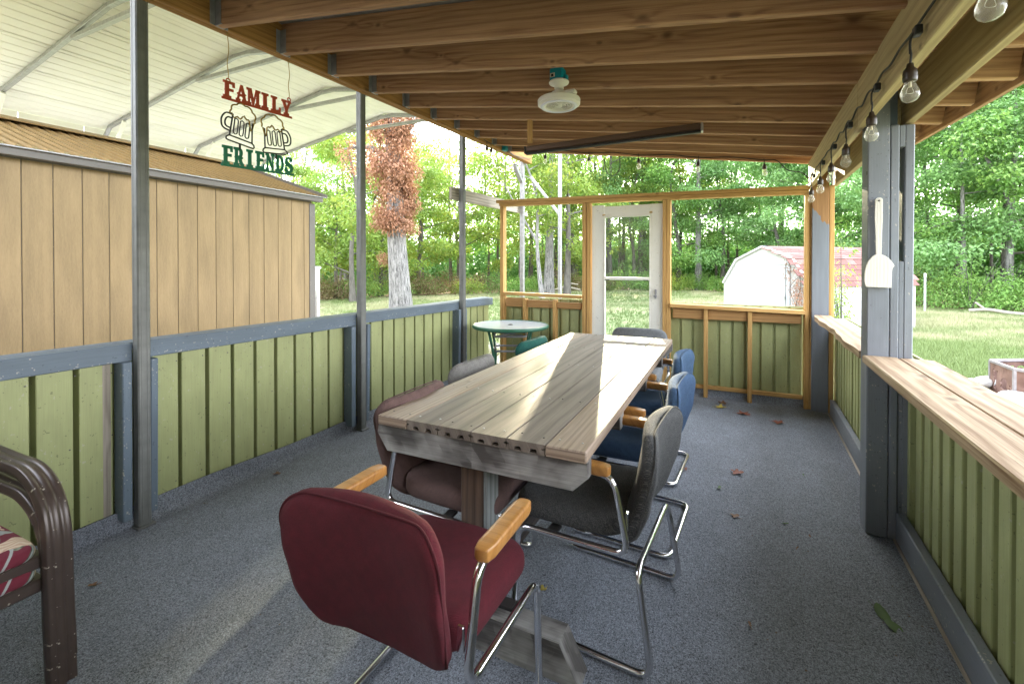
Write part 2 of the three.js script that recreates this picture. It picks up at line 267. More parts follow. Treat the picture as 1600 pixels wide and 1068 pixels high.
// ---------------------------------------------------------------- porch walls
const postB = [1.245, 2.765, 4.285, 5.86, 7.4];
{ // left half wall
  const w = thing('half_wall', 'green board half wall with grey rail along the left side', 'half wall');
  part(w, 'backing_panel', box(-2.88, -2.852, .02, .9, 1.2, -5.08, .001), M.green);
  for (let b = -1.2; b < 4.98; b += .148) { const x = b + .128; part(w, 'board', box(-2.853, -2.784 + rr(-.003, .002), .03, .9, -b, -Math.min(x, 5.0) + rr(-.002, .002), .003), M.green); if (R() < .3) part(w, 'batten', box(-2.852, -2.83, .03, .9, -(x + .004), -(x + .024), .002), M.green); }
  part(w, 'batten', box(-2.812, -2.783, .03, .88, -1.108, -1.142, .002), M.grey, 'bare grey wooden batten between green boards');
  let prev = -1.2; for (const b of [...postB.slice(0, 3), 5.12]) { part(w, 'rail', bar(V(-2.77, .896 + .001 * prev, -prev), V(-2.77, .894 - .002 * b, -(b - (b < 5 ? .027 : .08))), .04, .088, .003), M.gPaint); prev = b + .027; }
  const nails = []; for (let b = -.4; b < 4.95; b += .148) for (const y of [.14, .48, .80]) if (R() < .8) nails.push(new THREE.CylinderGeometry(.0035, .0035, .002, 8).rotateZ(Math.PI / 2).translate(-2.783, y + rr(-.02, .02), -(b + .059 + rr(-.02, .02)))); tag(part(w, 'nail_head', nails, M.screw), null, null, null, 'stuff');
  part(w, 'rail_cap', box(-2.90, -2.79, .905, .936, 1.2, -5.02, .002), M.gPaint);
  for (const [a, c] of [[1.155, 1.195], [1.272, 1.306], [2.64, 2.685], [2.80, 2.838], [4.17, 4.215], [4.32, 4.352]]) part(w, 'stud', bar(V(-2.747, .06, -(a + c) / 2), V(-2.745 + rr(-.01, .01), .85, -(a + c) / 2 - .004), c - a, .088, .004, V(-1, 0, 0)), M.gPaint);
}
const ord = ['first metal post from the left edge, nearest the camera, beside the hanging sign', 'second metal post from the left, between the sign and the red leaved trunk', 'third metal post from the left, at the far end of the left rail', 'galvanised post just outside the left window opening of the back wall', 'farthest galvanised post, seen through the back wall left of the door'];
postB.forEach((b, i) => {
  const t = thing('metal_post', ord[i], 'post', [-2.722, i < 3 ? 0 : GY, -b - (i < 3 ? 0 : .0)], 0, 'metal posts along the left side of the porch');
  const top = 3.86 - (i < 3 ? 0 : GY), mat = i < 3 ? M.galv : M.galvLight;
  part(t, 'tube', cbox(.057, top, .057, .006).translate(0, top / 2, 0), mat);
  part(t, 'seam', [cbox(.0025, top * .98, .004, .001).translate(.0285, top / 2, .012), cbox(.0025, top * .98, .004, .001).translate(.0285, top / 2, -.012), cbox(.004, top * .98, .0025, .001).translate(-.008, top / 2, .0285)], mat);
  part(t, 'base_plate', box(-.04, .045, .001, .012, -.04, .04, .002), mat);
  if (i === 4) part(t, 'brace', bar(V(0, 2.35, .0), V(-.55, 3.05, 0), .045, .045), mat);
  if (i === 3) part(t, 'bracket', bar(V(.0, 2.66, .02), V(.0, 2.86, .26), .05, .05), mat);
});
solo('weathered_board', bar(V(-2.79, 2.12, -4.15), V(-2.79, 2.15, -5.95), .038, .135), M.grey, 'weathered grey board nailed level between the far left posts', 'board');
const sl = (x) => -.0216 * (x + .617);                     // the back wall runs slightly out of level
{ // back wall of open framing
  const w = thing('framed_wall', 'back wall of golden lumber framing with green boards below', 'framed wall'), Z = -5.0, S = M.stud;
  const top = (y, x) => y + sl(x);
  part(w, 'top_plate', bar(V(-2.66, top(2.075, -2.66), Z + .0), V(.655, top(2.075, .655), Z), .09, .036), S);
  part(w, 'top_plate', bar(V(-2.62, top(2.036, -2.62), Z - .004), V(.62, top(2.036, .62), Z - .004), .088, .036), S);
  const studs = [[-2.605, -2.56], [-1.556, -1.516], [-1.507, -1.466], [-.688, -.652], [-.650, -.610], [.572, .608], [.611, .648]];
  for (const [a, c] of studs) part(w, 'stud', box(a, c, .0, top(2.015, (a + c) / 2), Z + .045 - rr(0, .006), Z - .045, .003), S);
  for (const [a, c, y0] of [[-2.56, -1.557, .984], [-.609, .571, .944]]) {
    part(w, 'window_sill', bar(V(a, y0 + sl(a + .6) * .8 - .015, Z + .012), V(c, y0 + sl(c + .6) * .8 - .015, Z + .012), .125, .036), S);
    const n = 3, xs = a < -1 ? [a, -2.28, -1.895, c] : [a, -.27, .125, c];
    for (let i = 0; i < n; i++) part(w, 'header', box(xs[i] + .021, xs[i + 1] - .021, .785 + (a < -1 ? .045 : 0), .905 + (a < -1 ? .03 : 0) - .016 * i, Z + .008, Z - .03, .003), M.header);
    for (const x of xs.slice(1, 3)) part(w, 'stud', box(x - .019, x + .019, .0, .912 + (a < -1 ? .02 : 0) - .01 * (x > 0 ? 1 : 0), Z + .04, Z - .04, .003), S);
    part(w, 'bottom_plate', box(a + .005, c - .005, .075, .112, Z - .012, Z - .05, .003), S);
    part(w, 'backing_panel', box(a - .05, c + .05, .02, .94, Z - .08, Z - .10, .001), M.green);
    for (let x = a - .02; x < c; x += .122) part(w, 'board', box(x, Math.min(x + .098, c + .04), .03, .93, Z - .06 + rr(-.003, .003), Z - .081, .004), M.green);
  }
}
{ // storm door
  const t = thing('storm_door', 'white storm door with a two part glass pane in the back wall', 'door', [-1.062, 0, -5.0]), x0 = -.392, x1 = .376, D = M.white;
  part(t, 'stile', box(x0, x0 + .135, .02, 2.0, .01, -.03, .004), D); part(t, 'stile', box(x1 - .125, x1, .02, 1.985, .01, -.03, .004), D);
  part(t, 'top_rail', box(x0 + .135, x1 - .125, 1.885, 1.985, .008, -.028, .004), D); part(t, 'bottom_rail', box(x0 + .135, x1 - .125, .02, .3, .008, -.028, .004), D);
  for (const [a, c] of [[-.257, -.242], [.236, .251]]) part(t, 'pane_frame', box(a, c, .3, 1.885, .02, -.025, .003), D);
  part(t, 'pane_frame', box(-.242, .236, 1.86, 1.885, .022, -.022, .003), D); part(t, 'pane_frame', box(-.242, .236, .3, .325, .022, -.022, .003), D); part(t, 'pane_frame', box(-.242, .236, 1.172, 1.205, .02, -.022, .004), D);
  const glass = new THREE.MeshPhysicalMaterial({ color: new THREE.Color(.93, .96, .95), transmission: 1, roughness: .05, thickness: 0, ior: 1.5, map: tex(256, 256, .6, .8, (u, v) => { const a = fb(u, v, 4, 6, 201, 5), k = .93 - .35 * Math.max(0, a - .55); return [k, k, k, .5]; }).map });
  part(t, 'glass_pane', box(-.242, .236, 1.205, 1.86, .002, -.002, .0005), glass); part(t, 'glass_pane', box(-.242, .236, .325, 1.172, -.008, -.012, .0005), glass);
  part(t, 'latch', [box(-.242, -.19, 1.168, 1.176, .024, .016, .001), box(.175, .225, 1.168, 1.176, .024, .016, .001), box(.19, .2, 1.168, 1.176, .026, .018, .001)], M.black);
  part(t, 'corner_tab', [box(-.272, -.24, 1.878, 1.9, .016, .008, .002), box(.236, .266, 1.886, 1.908, .016, .008, .002)], flat(.5, .36, .16, .6));
  part(t, 'handle', [box(.292, .312, .98, 1.08, .03, .008, .004), box(.285, .32, 1.0, 1.02, .05, .03, .003)], M.galvLight);
}
const RA = -Math.atan(.027);
function rightWall(label, z0, z1, caps, boards) {
  const w = thing('half_wall', label, 'half wall', [.70, 0, -2.8], RA), G = M.green;
  part(w, 'baseboard', box(0, .038, .004, .138, z0, z1, .004), M.gPaint2);
  part(w, 'floor_strip', box(-.012, .0, .0, .008, z0, z1, .002), M.grey);
  part(w, 'backing_panel', box(.13, .145, .0, .86, z0, z1 - .12, .001), G); part(w, 'board', box(.044, .1305, .02, .852, z1 + .02, z1 - .11, .003), G);
  for (let z = Math.max(z0, z1) - .01; z - .07 > Math.min(z0, z1); z -= boards) part(w, 'board', box(.044 + rr(-.002, .002), .1305, .02, .852, z, z - boards * .64, .003), G);
  for (const [a, c, y, wavy] of caps) {
    const g = wavy ? null : box(a, c, .85, y, z0, z1 + (z1 < z0 ? 0 : 0), .005); if (g) { part(w, 'cap_board', g, M.cap); continue; }
    const n = 40, geo = new THREE.BoxGeometry(c - a, .038, Math.abs(z1 - z0), 2, 1, n).translate((a + c) / 2, y - .019, (z0 + z1) / 2), p = geo.attributes.position, uv = geo.attributes.uv;
    for (let i = 0; i < p.count; i++) { const x = p.getX(i), z = p.getZ(i); if (x < a + .001) p.setX(i, x + .010 * Math.sin(z * 5.2 + 1) + .004 * Math.sin(z * 17)); uv.setXY(i, z, x + p.getY(i)); }
    geo.computeVertexNormals(); part(w, 'cap_board', toCreasedNormals(geo, .6), M.cap);
  }
  part(w, 'top_rail', box(.052, .128, .80, .849, z0, z1, .003), M.gPaint2);
  return w;
}
rightWall('nearer right half wall of green boards with wide pale cap boards', 3.9, .014, [[-.135, .003, .888], [.006, .14, .886]], .112);
rightWall('farther right half wall beyond the pillar with a narrow wavy edged cap', -.125, -2.08, [[-.125, .0, .886, true]], .112);
{ // pillars
  const t = thing('wooden_pillar', 'thick grey painted pillar of several boards on the right side', 'pillar', [.70, 0, -2.8], RA);
  part(t, 'post_board', box(-.117, -.031, .0, 2.225, .012, -.125, .004), M.gPaint2); part(t, 'post_board', box(-.0285, .0055, .0, 2.01, .010, -.12, .004), M.gPaint2);
  part(t, 'post_board', bar(V(.040, .0, -.055), V(.046, 2.005, -.055), .036, .12, .004, V(0, 0, 1)), M.gPaint2); part(t, 'spacer', box(.006, .028, 1.90, 2.005, .006, -.1, .003), M.gPaint2);
  part(t, 'spacer', box(.006, .026, .0, 1.35, .004, -.1, .003), M.gPaint2); part(t, 'post_board', box(-.029, .004, 2.012, 2.26, -.02, -.10, .003), M.gPaint);
  part(t, 'hook', [box(-.1175, -.112, 1.78, 1.80, .0, -.02, .001)], M.black);
}
{
  const t = thing('corner_post', 'far right corner post, grey paint below and raw brown wood above', 'post', [.70, 0, -2.8], RA);
  const two = tex(128, 512, 1, 1, (u, v) => { const y = v * 2.2, edge = 1.70 + .16 * (1 - u) * (u < .5 ? 1 : .6) + .10 * (fb(u, v, 5, 20, 301, 4) - .5), g = fb(u, v, 40, 6, 303, 4), q = fb(u, v, 6, 9, 305, 4); return y > edge ? [...mix([.16, .07, .02], [.44, .24, .09], sat(g * .8 + q * .5 - .2)), g] : [...[.185, .20, .225].map((c) => c * (.9 + .25 * (q - .3))), g]; });
  two.map.repeat.set(1, 1);
  const g = box(-.135, -.006, .0, 2.2, -2.125, -2.21, .004), p = g.attributes.position, uv = g.attributes.uv; for (let i = 0; i < p.count; i++) uv.setXY(i, (p.getX(i) + .135) / .13, p.getY(i) / 2.2);
  part(t, 'post_board', g, std(two, { roughness: .7, })); part(t, 'post_board', box(-.004, .034, .0, 2.05, -2.13, -2.215, .003), M.stud);
}
// ---------------------------------------------------------------- porch roof
const Lb = (b) => 2.669 + .034 * (b - 1.577), Rb = (b) => 2.21 + .033 * (b - 1.98);        // rafter undersides at x = -2.62 and at the right beam
const rafterAt = (b, x) => { const xr = .537 + .027 * (b - 2.8); return Lb(b) + (Rb(b) - Lb(b)) * (x + 2.62) / (xr + 2.62); };
{
  const t = thing('porch_roof', 'porch roof of exposed brown rafters on wooden beams', 'porch roof');
  const B = []; for (let k = -7; k <= 9; k++) B.push(1.577 + .4045 * k);
  B.forEach((b, i) => {
    const x1 = 1.12, h = .187, y0 = rafterAt(b, -2.615) + h / 2, y1 = rafterAt(b, x1) + h / 2;
    part(t, 'rafter', bar(V(-2.612, y0, -b), V(x1, y1, -b + rr(-.006, .006)), .038, h, .004), M.rafter[i % 3]);
    part(t, 'joist_hanger', [box(-2.612, -2.55, y0 - h / 2 - .003, y0 - h / 2 - .0005, -b - .022, -b + .022, .0004), box(-2.612, -2.56, y0 - h / 2 - .002, y0 + .05, -b + .0195, -b + .0215, .0005), box(-2.612, -2.56, y0 - h / 2 - .002, y0 + .05, -b - .0215, -b - .0195, .0005), box(-2.6125, -2.6105, y0 - h / 2, y0 + .05, -b + .02, -b + .05, .0005), box(-2.6125, -2.6105, y0 - h / 2, y0 + .05, -b - .05, -b - .02, .0005)], M.galvLight);
  });
  part(t, 'left_beam', bar(V(-2.6305, 2.60 + .118, 1.5), V(-2.6305, 2.60 + .0385 * 4.75 + .118, -5.95), .034, .24, .004), M.beamL);
  part(t, 'left_beam', bar(V(-2.668, 2.598 + .118, 1.5), V(-2.668, 2.598 + .0385 * 4.75 + .118, -5.95), .036, .24, .004), M.beamL);
  const xi = (b) => .557 + .027 * (b - 2.79), xo = (b) => .747 + .027 * (b - 2.79), yi = (b) => 2.002 + .015 * (b - 1.6), yo = (b) => 2.012 + .016 * (b - 2.79);
  part(t, 'right_inner_beam', bar(V(xi(-1.5), yi(-1.5) + .108, 1.5), V(xi(2.775), yi(2.775) + .108, -2.775), .039, .225, .004), M.beamR);
  part(t, 'right_inner_beam', bar(V(xi(2.779), yi(2.779) + .112, -2.779), V(xi(4.97), yi(4.97) + .112, -4.97), .039, .228, .004), M.beamR);
  part(t, 'right_outer_beam', bar(V(xo(-1.5), yo(-1.5) + .1, 1.5), V(xo(2.86), yo(2.86) + .1, -2.86), .037, .20, .004), M.beamR);
  part(t, 'right_outer_beam', bar(V(xo(2.865), yo(2.865) + .1, -2.865), V(xo(5.0), yo(5.0) + .1, -5.0), .037, .20, .004), M.beamR);
  part(t, 'fascia', bar(V(1.14, rafterAt(-1.5, 1.12) + .075, 1.5), V(1.14, rafterAt(5.3, 1.12) + .075, -5.3), .025, .17, .003), M.rafter[0]);
  const ux = (b, x) => rafterAt(b, x) + .1885; // metal sheets on the rafters
  for (let b = -1.5; b < 5.25; b += .85) {
    const e = Math.min(b + .87, 5.3), g = new THREE.BufferGeometry(), P = [], I = [], U = [], n = 12;
    for (let i = 0; i <= n; i++) { const q = b + (e - b) * i / n, up = i % 4 === 0 ? .016 : 0; for (const x of [-2.70, 1.18]) for (const o of [0, .003]) { P.push(x, ux(q, x) + up + o, -q); U.push(x, q); } }
    for (let i = 0; i < n; i++) for (const o of [0, 1]) { const a = i * 4 + o; I.push(a, a + 2, a + 4, a + 4, a + 2, a + 6); }
    g.setAttribute('position', new THREE.Float32BufferAttribute(P, 3)); g.setAttribute('uv', new THREE.Float32BufferAttribute(U, 2)); g.setIndex(I); part(t, 'roof_sheet', toCreasedNormals(g, .5), M.galvLight);
  }
}

{ // house at the near end of the porch
  const t = thing('house_wall', 'pale lap siding wall of the house at the near end of the porch', 'house wall', [0, 0, 1.6]);
  for (let y = GY; y < 3.0; y += .2) part(t, 'siding_board', bar(V(-5.2, y + .1, .02), V(3.6, y + .1, .02), .02, .205, .003), M.siding);
  part(t, 'sheathing', box(-5.2, 3.6, GY, 3.2, .06, .2, .01), M.trim);
}
// ---------------------------------------------------------------- carport and shed on the left
const ridge = V(-6.62, 4.49, 0), eaveL = V(-10.7, 3.88, 0), eaveR = V(-2.72, 3.87, 0);
{
  const t = thing('carport', 'white ribbed metal carport roof on grey tube frames above the tan shed', 'carport');
  const slope = (a, c, n) => {
    const d = c.clone().sub(a), L = d.length(), dir = d.normalize(), nrm = V(-dir.y, dir.x, 0); if (nrm.y < 0) nrm.negate();
    for (let k = 0; k < n; k++) { // a panel .9 m wide with ribs that run along z
      const P = [], I = [], U = [], s0 = L * k / n, s1 = L * (k + 1) / n + .03, prof = [[0, 0]]; const w = (s1 - s0);
      for (let j = 0; j < 5; j++) { const q = .02 + j * (w - .06) / 4.3; prof.push([q, 0], [q + .012, .008], [q + .034, .008], [q + .046, 0]); } prof.push([w, 0]);
      prof.forEach(([s, h]) => { const p = a.clone().addScaledVector(dir, s0 + s).addScaledVector(nrm, .032 + h + k * .0006); for (const z of [.25, -7.48]) for (const o of [0, .002]) { P.push(p.x + nrm.x * o, p.y + nrm.y * o, z); U.push(z, s0 + s); } });
      for (let i = 0; i < prof.length - 1; i++) for (const o of [0, 1]) { const q = i * 4 + o; I.push(q, q + 2, q + 4, q + 4, q + 2, q + 6); }
      const g = new THREE.BufferGeometry(); g.setAttribute('position', new THREE.Float32BufferAttribute(P, 3)); g.setAttribute('uv', new THREE.Float32BufferAttribute(U, 2)); g.setIndex(I); part(t, 'roof_panel', toCreasedNormals(g, .4), M.carport);
    }
  };
  slope(V(eaveL.x - .12, eaveL.y - .018, 0), ridge, 5); slope(V(eaveR.x + .0, eaveR.y, 0), ridge, 5);
  for (let k = 0; k < 9; k++) part(t, 'side_panel', box(eaveL.x - .075, eaveL.x - .07, 2.55, 3.90, .25 - k * .86, .25 - (k + 1) * .86 + .006, .001), M.carport);
  const sq = (pts) => { const o = []; for (let i = 0; i < pts.length - 1; i++) o.push(bar(pts[i], pts[i + 1], .057, .057, .005)); return o; };
  for (const b of [-.3, 1.245, 2.765, 4.285, 5.86, 7.4]) {
    const z = -b - (b > 2 ? .03 : 0), P = (x, y) => V(x, y, z), f = (x) => x < ridge.x ? eaveL.y + (ridge.y - eaveL.y) * (x - eaveL.x) / (ridge.x - eaveL.x) : eaveR.y + (ridge.y - eaveR.y) * (x - eaveR.x) / (ridge.x - eaveR.x);
    part(t, 'frame', [...sq([P(eaveL.x - .03, GY), P(eaveL.x - .03, 3.68), P(eaveL.x + .22, f(eaveL.x + .22)), P(ridge.x - .16, f(ridge.x - .16) - .005), P(ridge.x, ridge.y - .03), P(ridge.x + .16, f(ridge.x + .16) - .005), P(eaveR.x - .22, f(eaveR.x - .22)), P(eaveR.x, 3.70)])], M.galvLight);
    part(t, 'collar_brace', sq([P(-7.72, f(-7.72) - .05), P(-5.45, f(-5.45) - .06)]), M.galvLight);
    part(t, 'eave_brace', sq([P(eaveL.x, 3.1), P(eaveL.x + .75, f(eaveL.x + .75) - .05)]), M.carport);
  }
}
{
  const t = thing('storage_shed', 'tan wooden shed with a brown ribbed metal roof beyond the left rail', 'shed'), X = -5.5, far = -4.62, near = 1.4;
  part(t, 'wall_sheet', box(X - .03, X - .012, GY, 2.26, near, far, .001), M.trim);
  for (let b = -1.40; b < 4.6; b += .2032) part(t, 'siding_board', box(X - .012, X + rr(-.001, .001), GY + .05, 2.24, -b, -Math.min(b + .197, 4.60), .003), M.tan);
  part(t, 'corner_trim', box(X - .012, X + .014, GY, 2.22, -4.575, -4.67, .003), M.trim); part(t, 'corner_trim', box(X - .10, X - .012, GY, 2.22, -4.645, -4.67, .003), M.trim);
  part(t, 'gable_wall', (() => { const s = new THREE.Shape(); s.moveTo(X - .03, GY); s.lineTo(X - .03, 2.25); s.lineTo(-7.16, 2.84); s.lineTo(-8.8, 2.25); s.lineTo(-8.8, GY); return new THREE.ExtrudeGeometry(s, { depth: .03, bevelEnabled: false }).translate(0, 0, -4.65); })(), M.tan);
  part(t, 'fascia', box(X + .07, X + .095, 2.25, 2.315, near, -4.74, .003), M.trim); part(t, 'soffit', box(X, X + .07, 2.253, 2.265, near, -4.74, .001), M.trim);
  const e0 = V(X + .12, 2.318, 0), r0 = V(-7.16, 2.905, 0), e1 = V(-8.9, 2.318, 0);
  for (const [a, c] of [[e0, r0], [e1, r0]]) for (let b = -1.4, k = 0; b < 4.75; b += .9144, k++) {
    const P = [], I = [], U = [], end = Math.min(b + .9144, 4.78), prof = [[b, 0]];
    for (let q = b + .02; q + .07 < end + .001; q += .1016) prof.push([q, 0], [q + .014, .022], [q + .040, .022], [q + .054, 0]); prof.push([end, 0]);
    prof.forEach(([q, h]) => { for (const p of [a, c]) { P.push(p.x, p.y + h, -q); U.push(q, p === a ? 0 : 1.8); } });
    for (let i = 0; i < prof.length - 1; i++) { const q = i * 2; I.push(q, q + 1, q + 2, q + 2, q + 1, q + 3); }
    const g = new THREE.BufferGeometry(); g.setAttribute('position', new THREE.Float32BufferAttribute(P, 3)); g.setAttribute('uv', new THREE.Float32BufferAttribute(U, 2)); g.setIndex(I); part(t, 'roof_panel', toCreasedNormals(g, .4), M.roofBrown);
  }
  part(t, 'eave_flashing', bar(V(X + .105, 2.322, near), V(X + .105, 2.322, -4.78), .03, .012, .002), M.galvLight);
  part(t, 'rake_trim', [bar(V(X + .12, 2.335, -4.79), V(-7.16, 2.925, -4.79), .025, .05, .003), bar(V(-8.9, 2.335, -4.79), V(-7.16, 2.925, -4.79), .025, .05, .003)], M.trim);
  part(t, 'ridge_cap', [bar(V(-7.05, 2.925, near), V(-7.05, 2.925, -4.8), .25, .012, .003, V(.34, 1, 0)), bar(V(-7.27, 2.925, near), V(-7.27, 2.925, -4.8), .25, .012, .003, V(-.34, 1, 0))], M.roofBrown);
}
{ // meter pedestal behind the shed corner
  const t = thing('utility_pedestal', 'pale grey utility meter pedestal behind the far corner of the tan shed', 'utility box', [-7.35, GY, -6.25]);
  part(t, 'cabinet', cbox(.11, 1.42, .16, .02).translate(0, .71, 0), flat(.62, .64, .68, .5)); part(t, 'cap', cbox(.14, .05, .19, .02).translate(0, 1.44, 0), flat(.66, .68, .7, .5));
  part(t, 'meter', new THREE.CylinderGeometry(.085, .09, .1, 20).rotateX(Math.PI / 2).rotateY(.6).translate(.07, .95, .1), flat(.6, .62, .65, .3)); part(t, 'conduit', new THREE.CylinderGeometry(.022, .022, .9, 10).translate(.09, .45, .04), flat(.5, .5, .52, .5));
}

// ---------------------------------------------------------------- dining table
{
  const t = thing('dining_table', 'long plank topped wooden table with grey brushed apron in the middle of the porch', 'table', [-.862, 0, -2.607], .0135), L = 2.45, W = .142;
  for (let i = 0; i < 6; i++) {
    const x = -3 * W + i * W, out = i === 0 || i === 5, e = rr(-.004, .004);
    if (out) { part(t, 'plank', box(x + .0015, x + W - .0015, .702, .741, L / 2 + e, -L / 2 + e, .004), M.deckWood); }
    else { // hollow composite board: a profile extruded along the table
      const s = new THREE.Shape(), a = x + .0015, c = x + W - .0015; s.moveTo(a, .714); s.lineTo(a, .738); s.lineTo(a + .002, .74); s.lineTo(c - .002, .74); s.lineTo(c, .738); s.lineTo(c, .7275); s.lineTo(c - .009, .7265); s.lineTo(c - .009, .7215); s.lineTo(c, .7205); s.lineTo(c, .704); s.lineTo(a, .704); s.lineTo(a, .7205); s.lineTo(a + .009, .7215); s.lineTo(a + .009, .7265); s.lineTo(a, .7275); s.closePath();
      for (const q of [.028, .085]) { const h = new THREE.Path(); h.moveTo(x + q, .7065); h.lineTo(x + q + .03, .7065); h.lineTo(x + q + .025, .720); h.lineTo(x + q + .005, .720); h.closePath(); s.holes.push(h); }
      const g = new THREE.ExtrudeGeometry(s, { depth: L, bevelEnabled: false }).translate(0, 0, -L / 2 + e), p = g.attributes.position, uv = g.attributes.uv; for (let k = 0; k < p.count; k++) uv.setXY(k, p.getZ(k) + i * 1.7, p.getX(k) + p.getY(k) * .5);
      part(t, 'plank', g, M.deck);
    }
    const sg = [];
    for (const z of [L / 2 - .055, .72, .02, -.55, -L / 2 + .06]) for (const q of [.03, .112]) sg.push(new THREE.CylinderGeometry(.0036, .0036, .002, 10).translate(x + q + rr(-.006, .006), .7412, z + rr(-.012, .012)));
    tag(part(t, 'screw', sg, i % 2 ? M.steel : M.screw), null, null, null, 'stuff');
  }
  const ends = (z) => { const s = new THREE.Shape(); s.moveTo(-.425, .703); s.lineTo(.425, .703); s.lineTo(.425, .655); s.lineTo(.375, .606); s.lineTo(-.385, .604); s.lineTo(-.432, .668); s.closePath(); const g = new THREE.ExtrudeGeometry(s, { depth: .034, bevelEnabled: true, bevelSize: .003, bevelThickness: .003, bevelSegments: 1 }); return g.translate(0, 0, z); };
  part(t, 'apron', ends(L / 2 - .045), M.apron); part(t, 'apron', ends(-L / 2 + .012), M.apron);
  for (const x of [-.30, .30]) part(t, 'side_rail', box(x - .018, x + .018, .63, .702, L / 2 - .06, -L / 2 + .06, .003), M.apron);
  for (const z of [.62, -.05, -.72]) part(t, 'cross_block', box(-.41, .41, .62, .70, z - .035, z + .035, .003), M.apron);
  for (const z of [L / 2 - .10, -L / 2 + .12]) {
    const lg = thingless(t, 'leg'); part(lg, 'post', box(-.075, .02, .06, .70, z + .045, z - .05, .004), M.leg); part(lg, 'post_face', box(.0215, .036, .06, .70, z + .045, z - .05, .003), M.legSide);
    const s = new THREE.Shape(); s.moveTo(-.41, .004); s.lineTo(.41, .004); s.lineTo(.345, .128); s.lineTo(-.345, .128); s.closePath();
    part(lg, 'foot', new THREE.ExtrudeGeometry(s, { depth: .085, bevelEnabled: true, bevelSize: .003, bevelThickness: .003, bevelSegments: 1 }).translate(0, 0, z - .045 + (z > 0 ? .09 : -.09)), M.apron);
  }
  part(t, 'stretcher', box(-.045, .045, .16, .25, L / 2 - .2, -L / 2 + .2, .004), M.leg);
}
function thingless(parent, name) { const g = new THREE.Group(); g.name = name; parent.add(g); return g; }

// ---------------------------------------------------------------- office chairs
function officeChair(cloth, { padMat = M.arm, legs = 'cantilever', tall = 0 } = {}) {
  const g = new THREE.Group(), r = .0118, hw = .262;
  const seat = part(g, 'seat', pad(.455, .085, .44, .085, .036, (v) => { const k = (v.z + .22) / .44; v.y += .016 * k * k - .02 * Math.max(0, .22 - k) + (v.y > 0 ? .008 * Math.cos(v.x * 6) + .003 * Math.sin(v.x * 21 + 1) * Math.sin(v.z * 24) : 0); }).translate(0, .42, -.045), cloth);
  const bendB = (v) => { const k = (v.z + .195) / .39, q = v.x / .242; v.x *= 1.0 - .15 * k * k * k; v.z += .035 * k * k * (1 - q * q); v.y += .9 * v.x * v.x - .03 + .02 * Math.cos((k - .55) * 3) + .0035 * Math.sin(v.x * 23 + v.z * 17) * Math.sin(v.z * 29 - 1); };
  const stand = (q) => q.rotateX(-Math.PI / 2).rotateX(Math.PI).rotateX(.24).translate(0, .574, .212);
  const back = part(g, 'backrest', stand(pad(.485, .055, .39, .072, .026, bendB, 22)), cloth);
  const welt = (w, d, rc, y, bend) => { const P = []; for (const [sx, sz, a0] of [[1, 1, 0], [-1, 1, 1], [-1, -1, 2], [1, -1, 3]]) for (let i = 0; i <= 6; i++) { const a = (a0 + i / 6) * Math.PI / 2, v = V(sx * (w / 2 - rc) + rc * Math.cos(a), y, sz * (d / 2 - rc) + rc * Math.sin(a)); bend(v); P.push(v); } return new THREE.TubeGeometry(new THREE.CatmullRomCurve3(P, true, 'centripetal'), 110, .0032, 5, true); };
  part(back, 'piping', stand(welt(.486, .391, .072, .010, bendB)), cloth);
  back.name = 'backrest';
  for (const s of [-1, 1]) {
    const P = (x, y, z) => V(s * x, y, z);
    const arm = [P(hw, .632, -.12), P(hw, .632, .15), P(hw, .385, .20), P(hw, .372, -.21)];
    part(g, 'side_frame', tube([...arm, ...(legs === 'cantilever' ? [P(hw, .014, -.235), P(hw, .014, .25), P(hw * .55, .014, .25), P(0, .014, .25)] : [P(hw, .014, -.23), P(hw, .014, .275), P(hw - .015, .335, .225), P(hw * .5, .335, .225), P(0, .335, .225)])], r, .05, 110, 10), M.chrome);
    part(g, 'armrest', pad(.05, .036, .27, .022, .009, (v) => { v.y -= v.z < -.09 ? (v.z + .09) * (v.z + .09) * 1.8 : 0; }, 8).translate(s * hw, .648, .005), padMat);
    part(g, 'bracket', box(s * hw - s * .03, s * hw - s * .012, .455, .515, .186, .196, .002), M.chrome);
    part(g, 'seat_bracket', box(s * hw - s * .06, s * hw - s * .012, .372, .382, -.10, -.06, .002), M.dark);
  }
  return g;
}
function place(g, label, x, z, turn, tiltBack = 0) { g.name = numbered('office_chair'); g.position.set(x, 0, z); g.rotation.y = turn; tag(g, label, 'chair', 'office chairs round the long table'); scene.add(g); return g; }
const C = { maroon: fabric([.088, .005, .011], { speck: .16, sheen: .08 }), brown: fabric([.13, .076, .066], { speck: .15 }), char: fabric([.06, .06, .06], { speck: .5, tint: [.24, .225, .2] }), grey: fabric([.20, .19, .175], { speck: .35 }), green: fabric([.012, .095, .075], { speck: .15 }), blue: fabric([.045, .088, .165], { speck: .25 }), blue2: fabric([.055, .105, .185], { speck: .25 }), grey2: fabric([.17, .18, .185], { speck: .35 }) };
place(officeChair(C.maroon), 'maroon chair nearest the camera, at the near end of the table', -.80, -1.055, .015);
place(officeChair(C.char, { legs: 'sled' }), 'speckled charcoal chair with chrome frame at the near right of the table', -.495, -1.765, Math.PI / 2 - .06);
place(officeChair(C.blue), 'dark blue chair just behind the charcoal chair on the right', -.495, -2.42, Math.PI / 2 - .06);
place(officeChair(C.blue2, { padMat: M.arm }), 'lighter blue chair farthest along the right side of the table', -.555, -3.14, Math.PI / 2 - .06);
place(officeChair(C.brown), 'brown chair pushed in at the near left of the table', -1.065, -1.68, -Math.PI / 2 + .02);
place(officeChair(C.grey), 'grey chair between the brown and green chairs on the left', -1.165, -2.37, -Math.PI / 2);
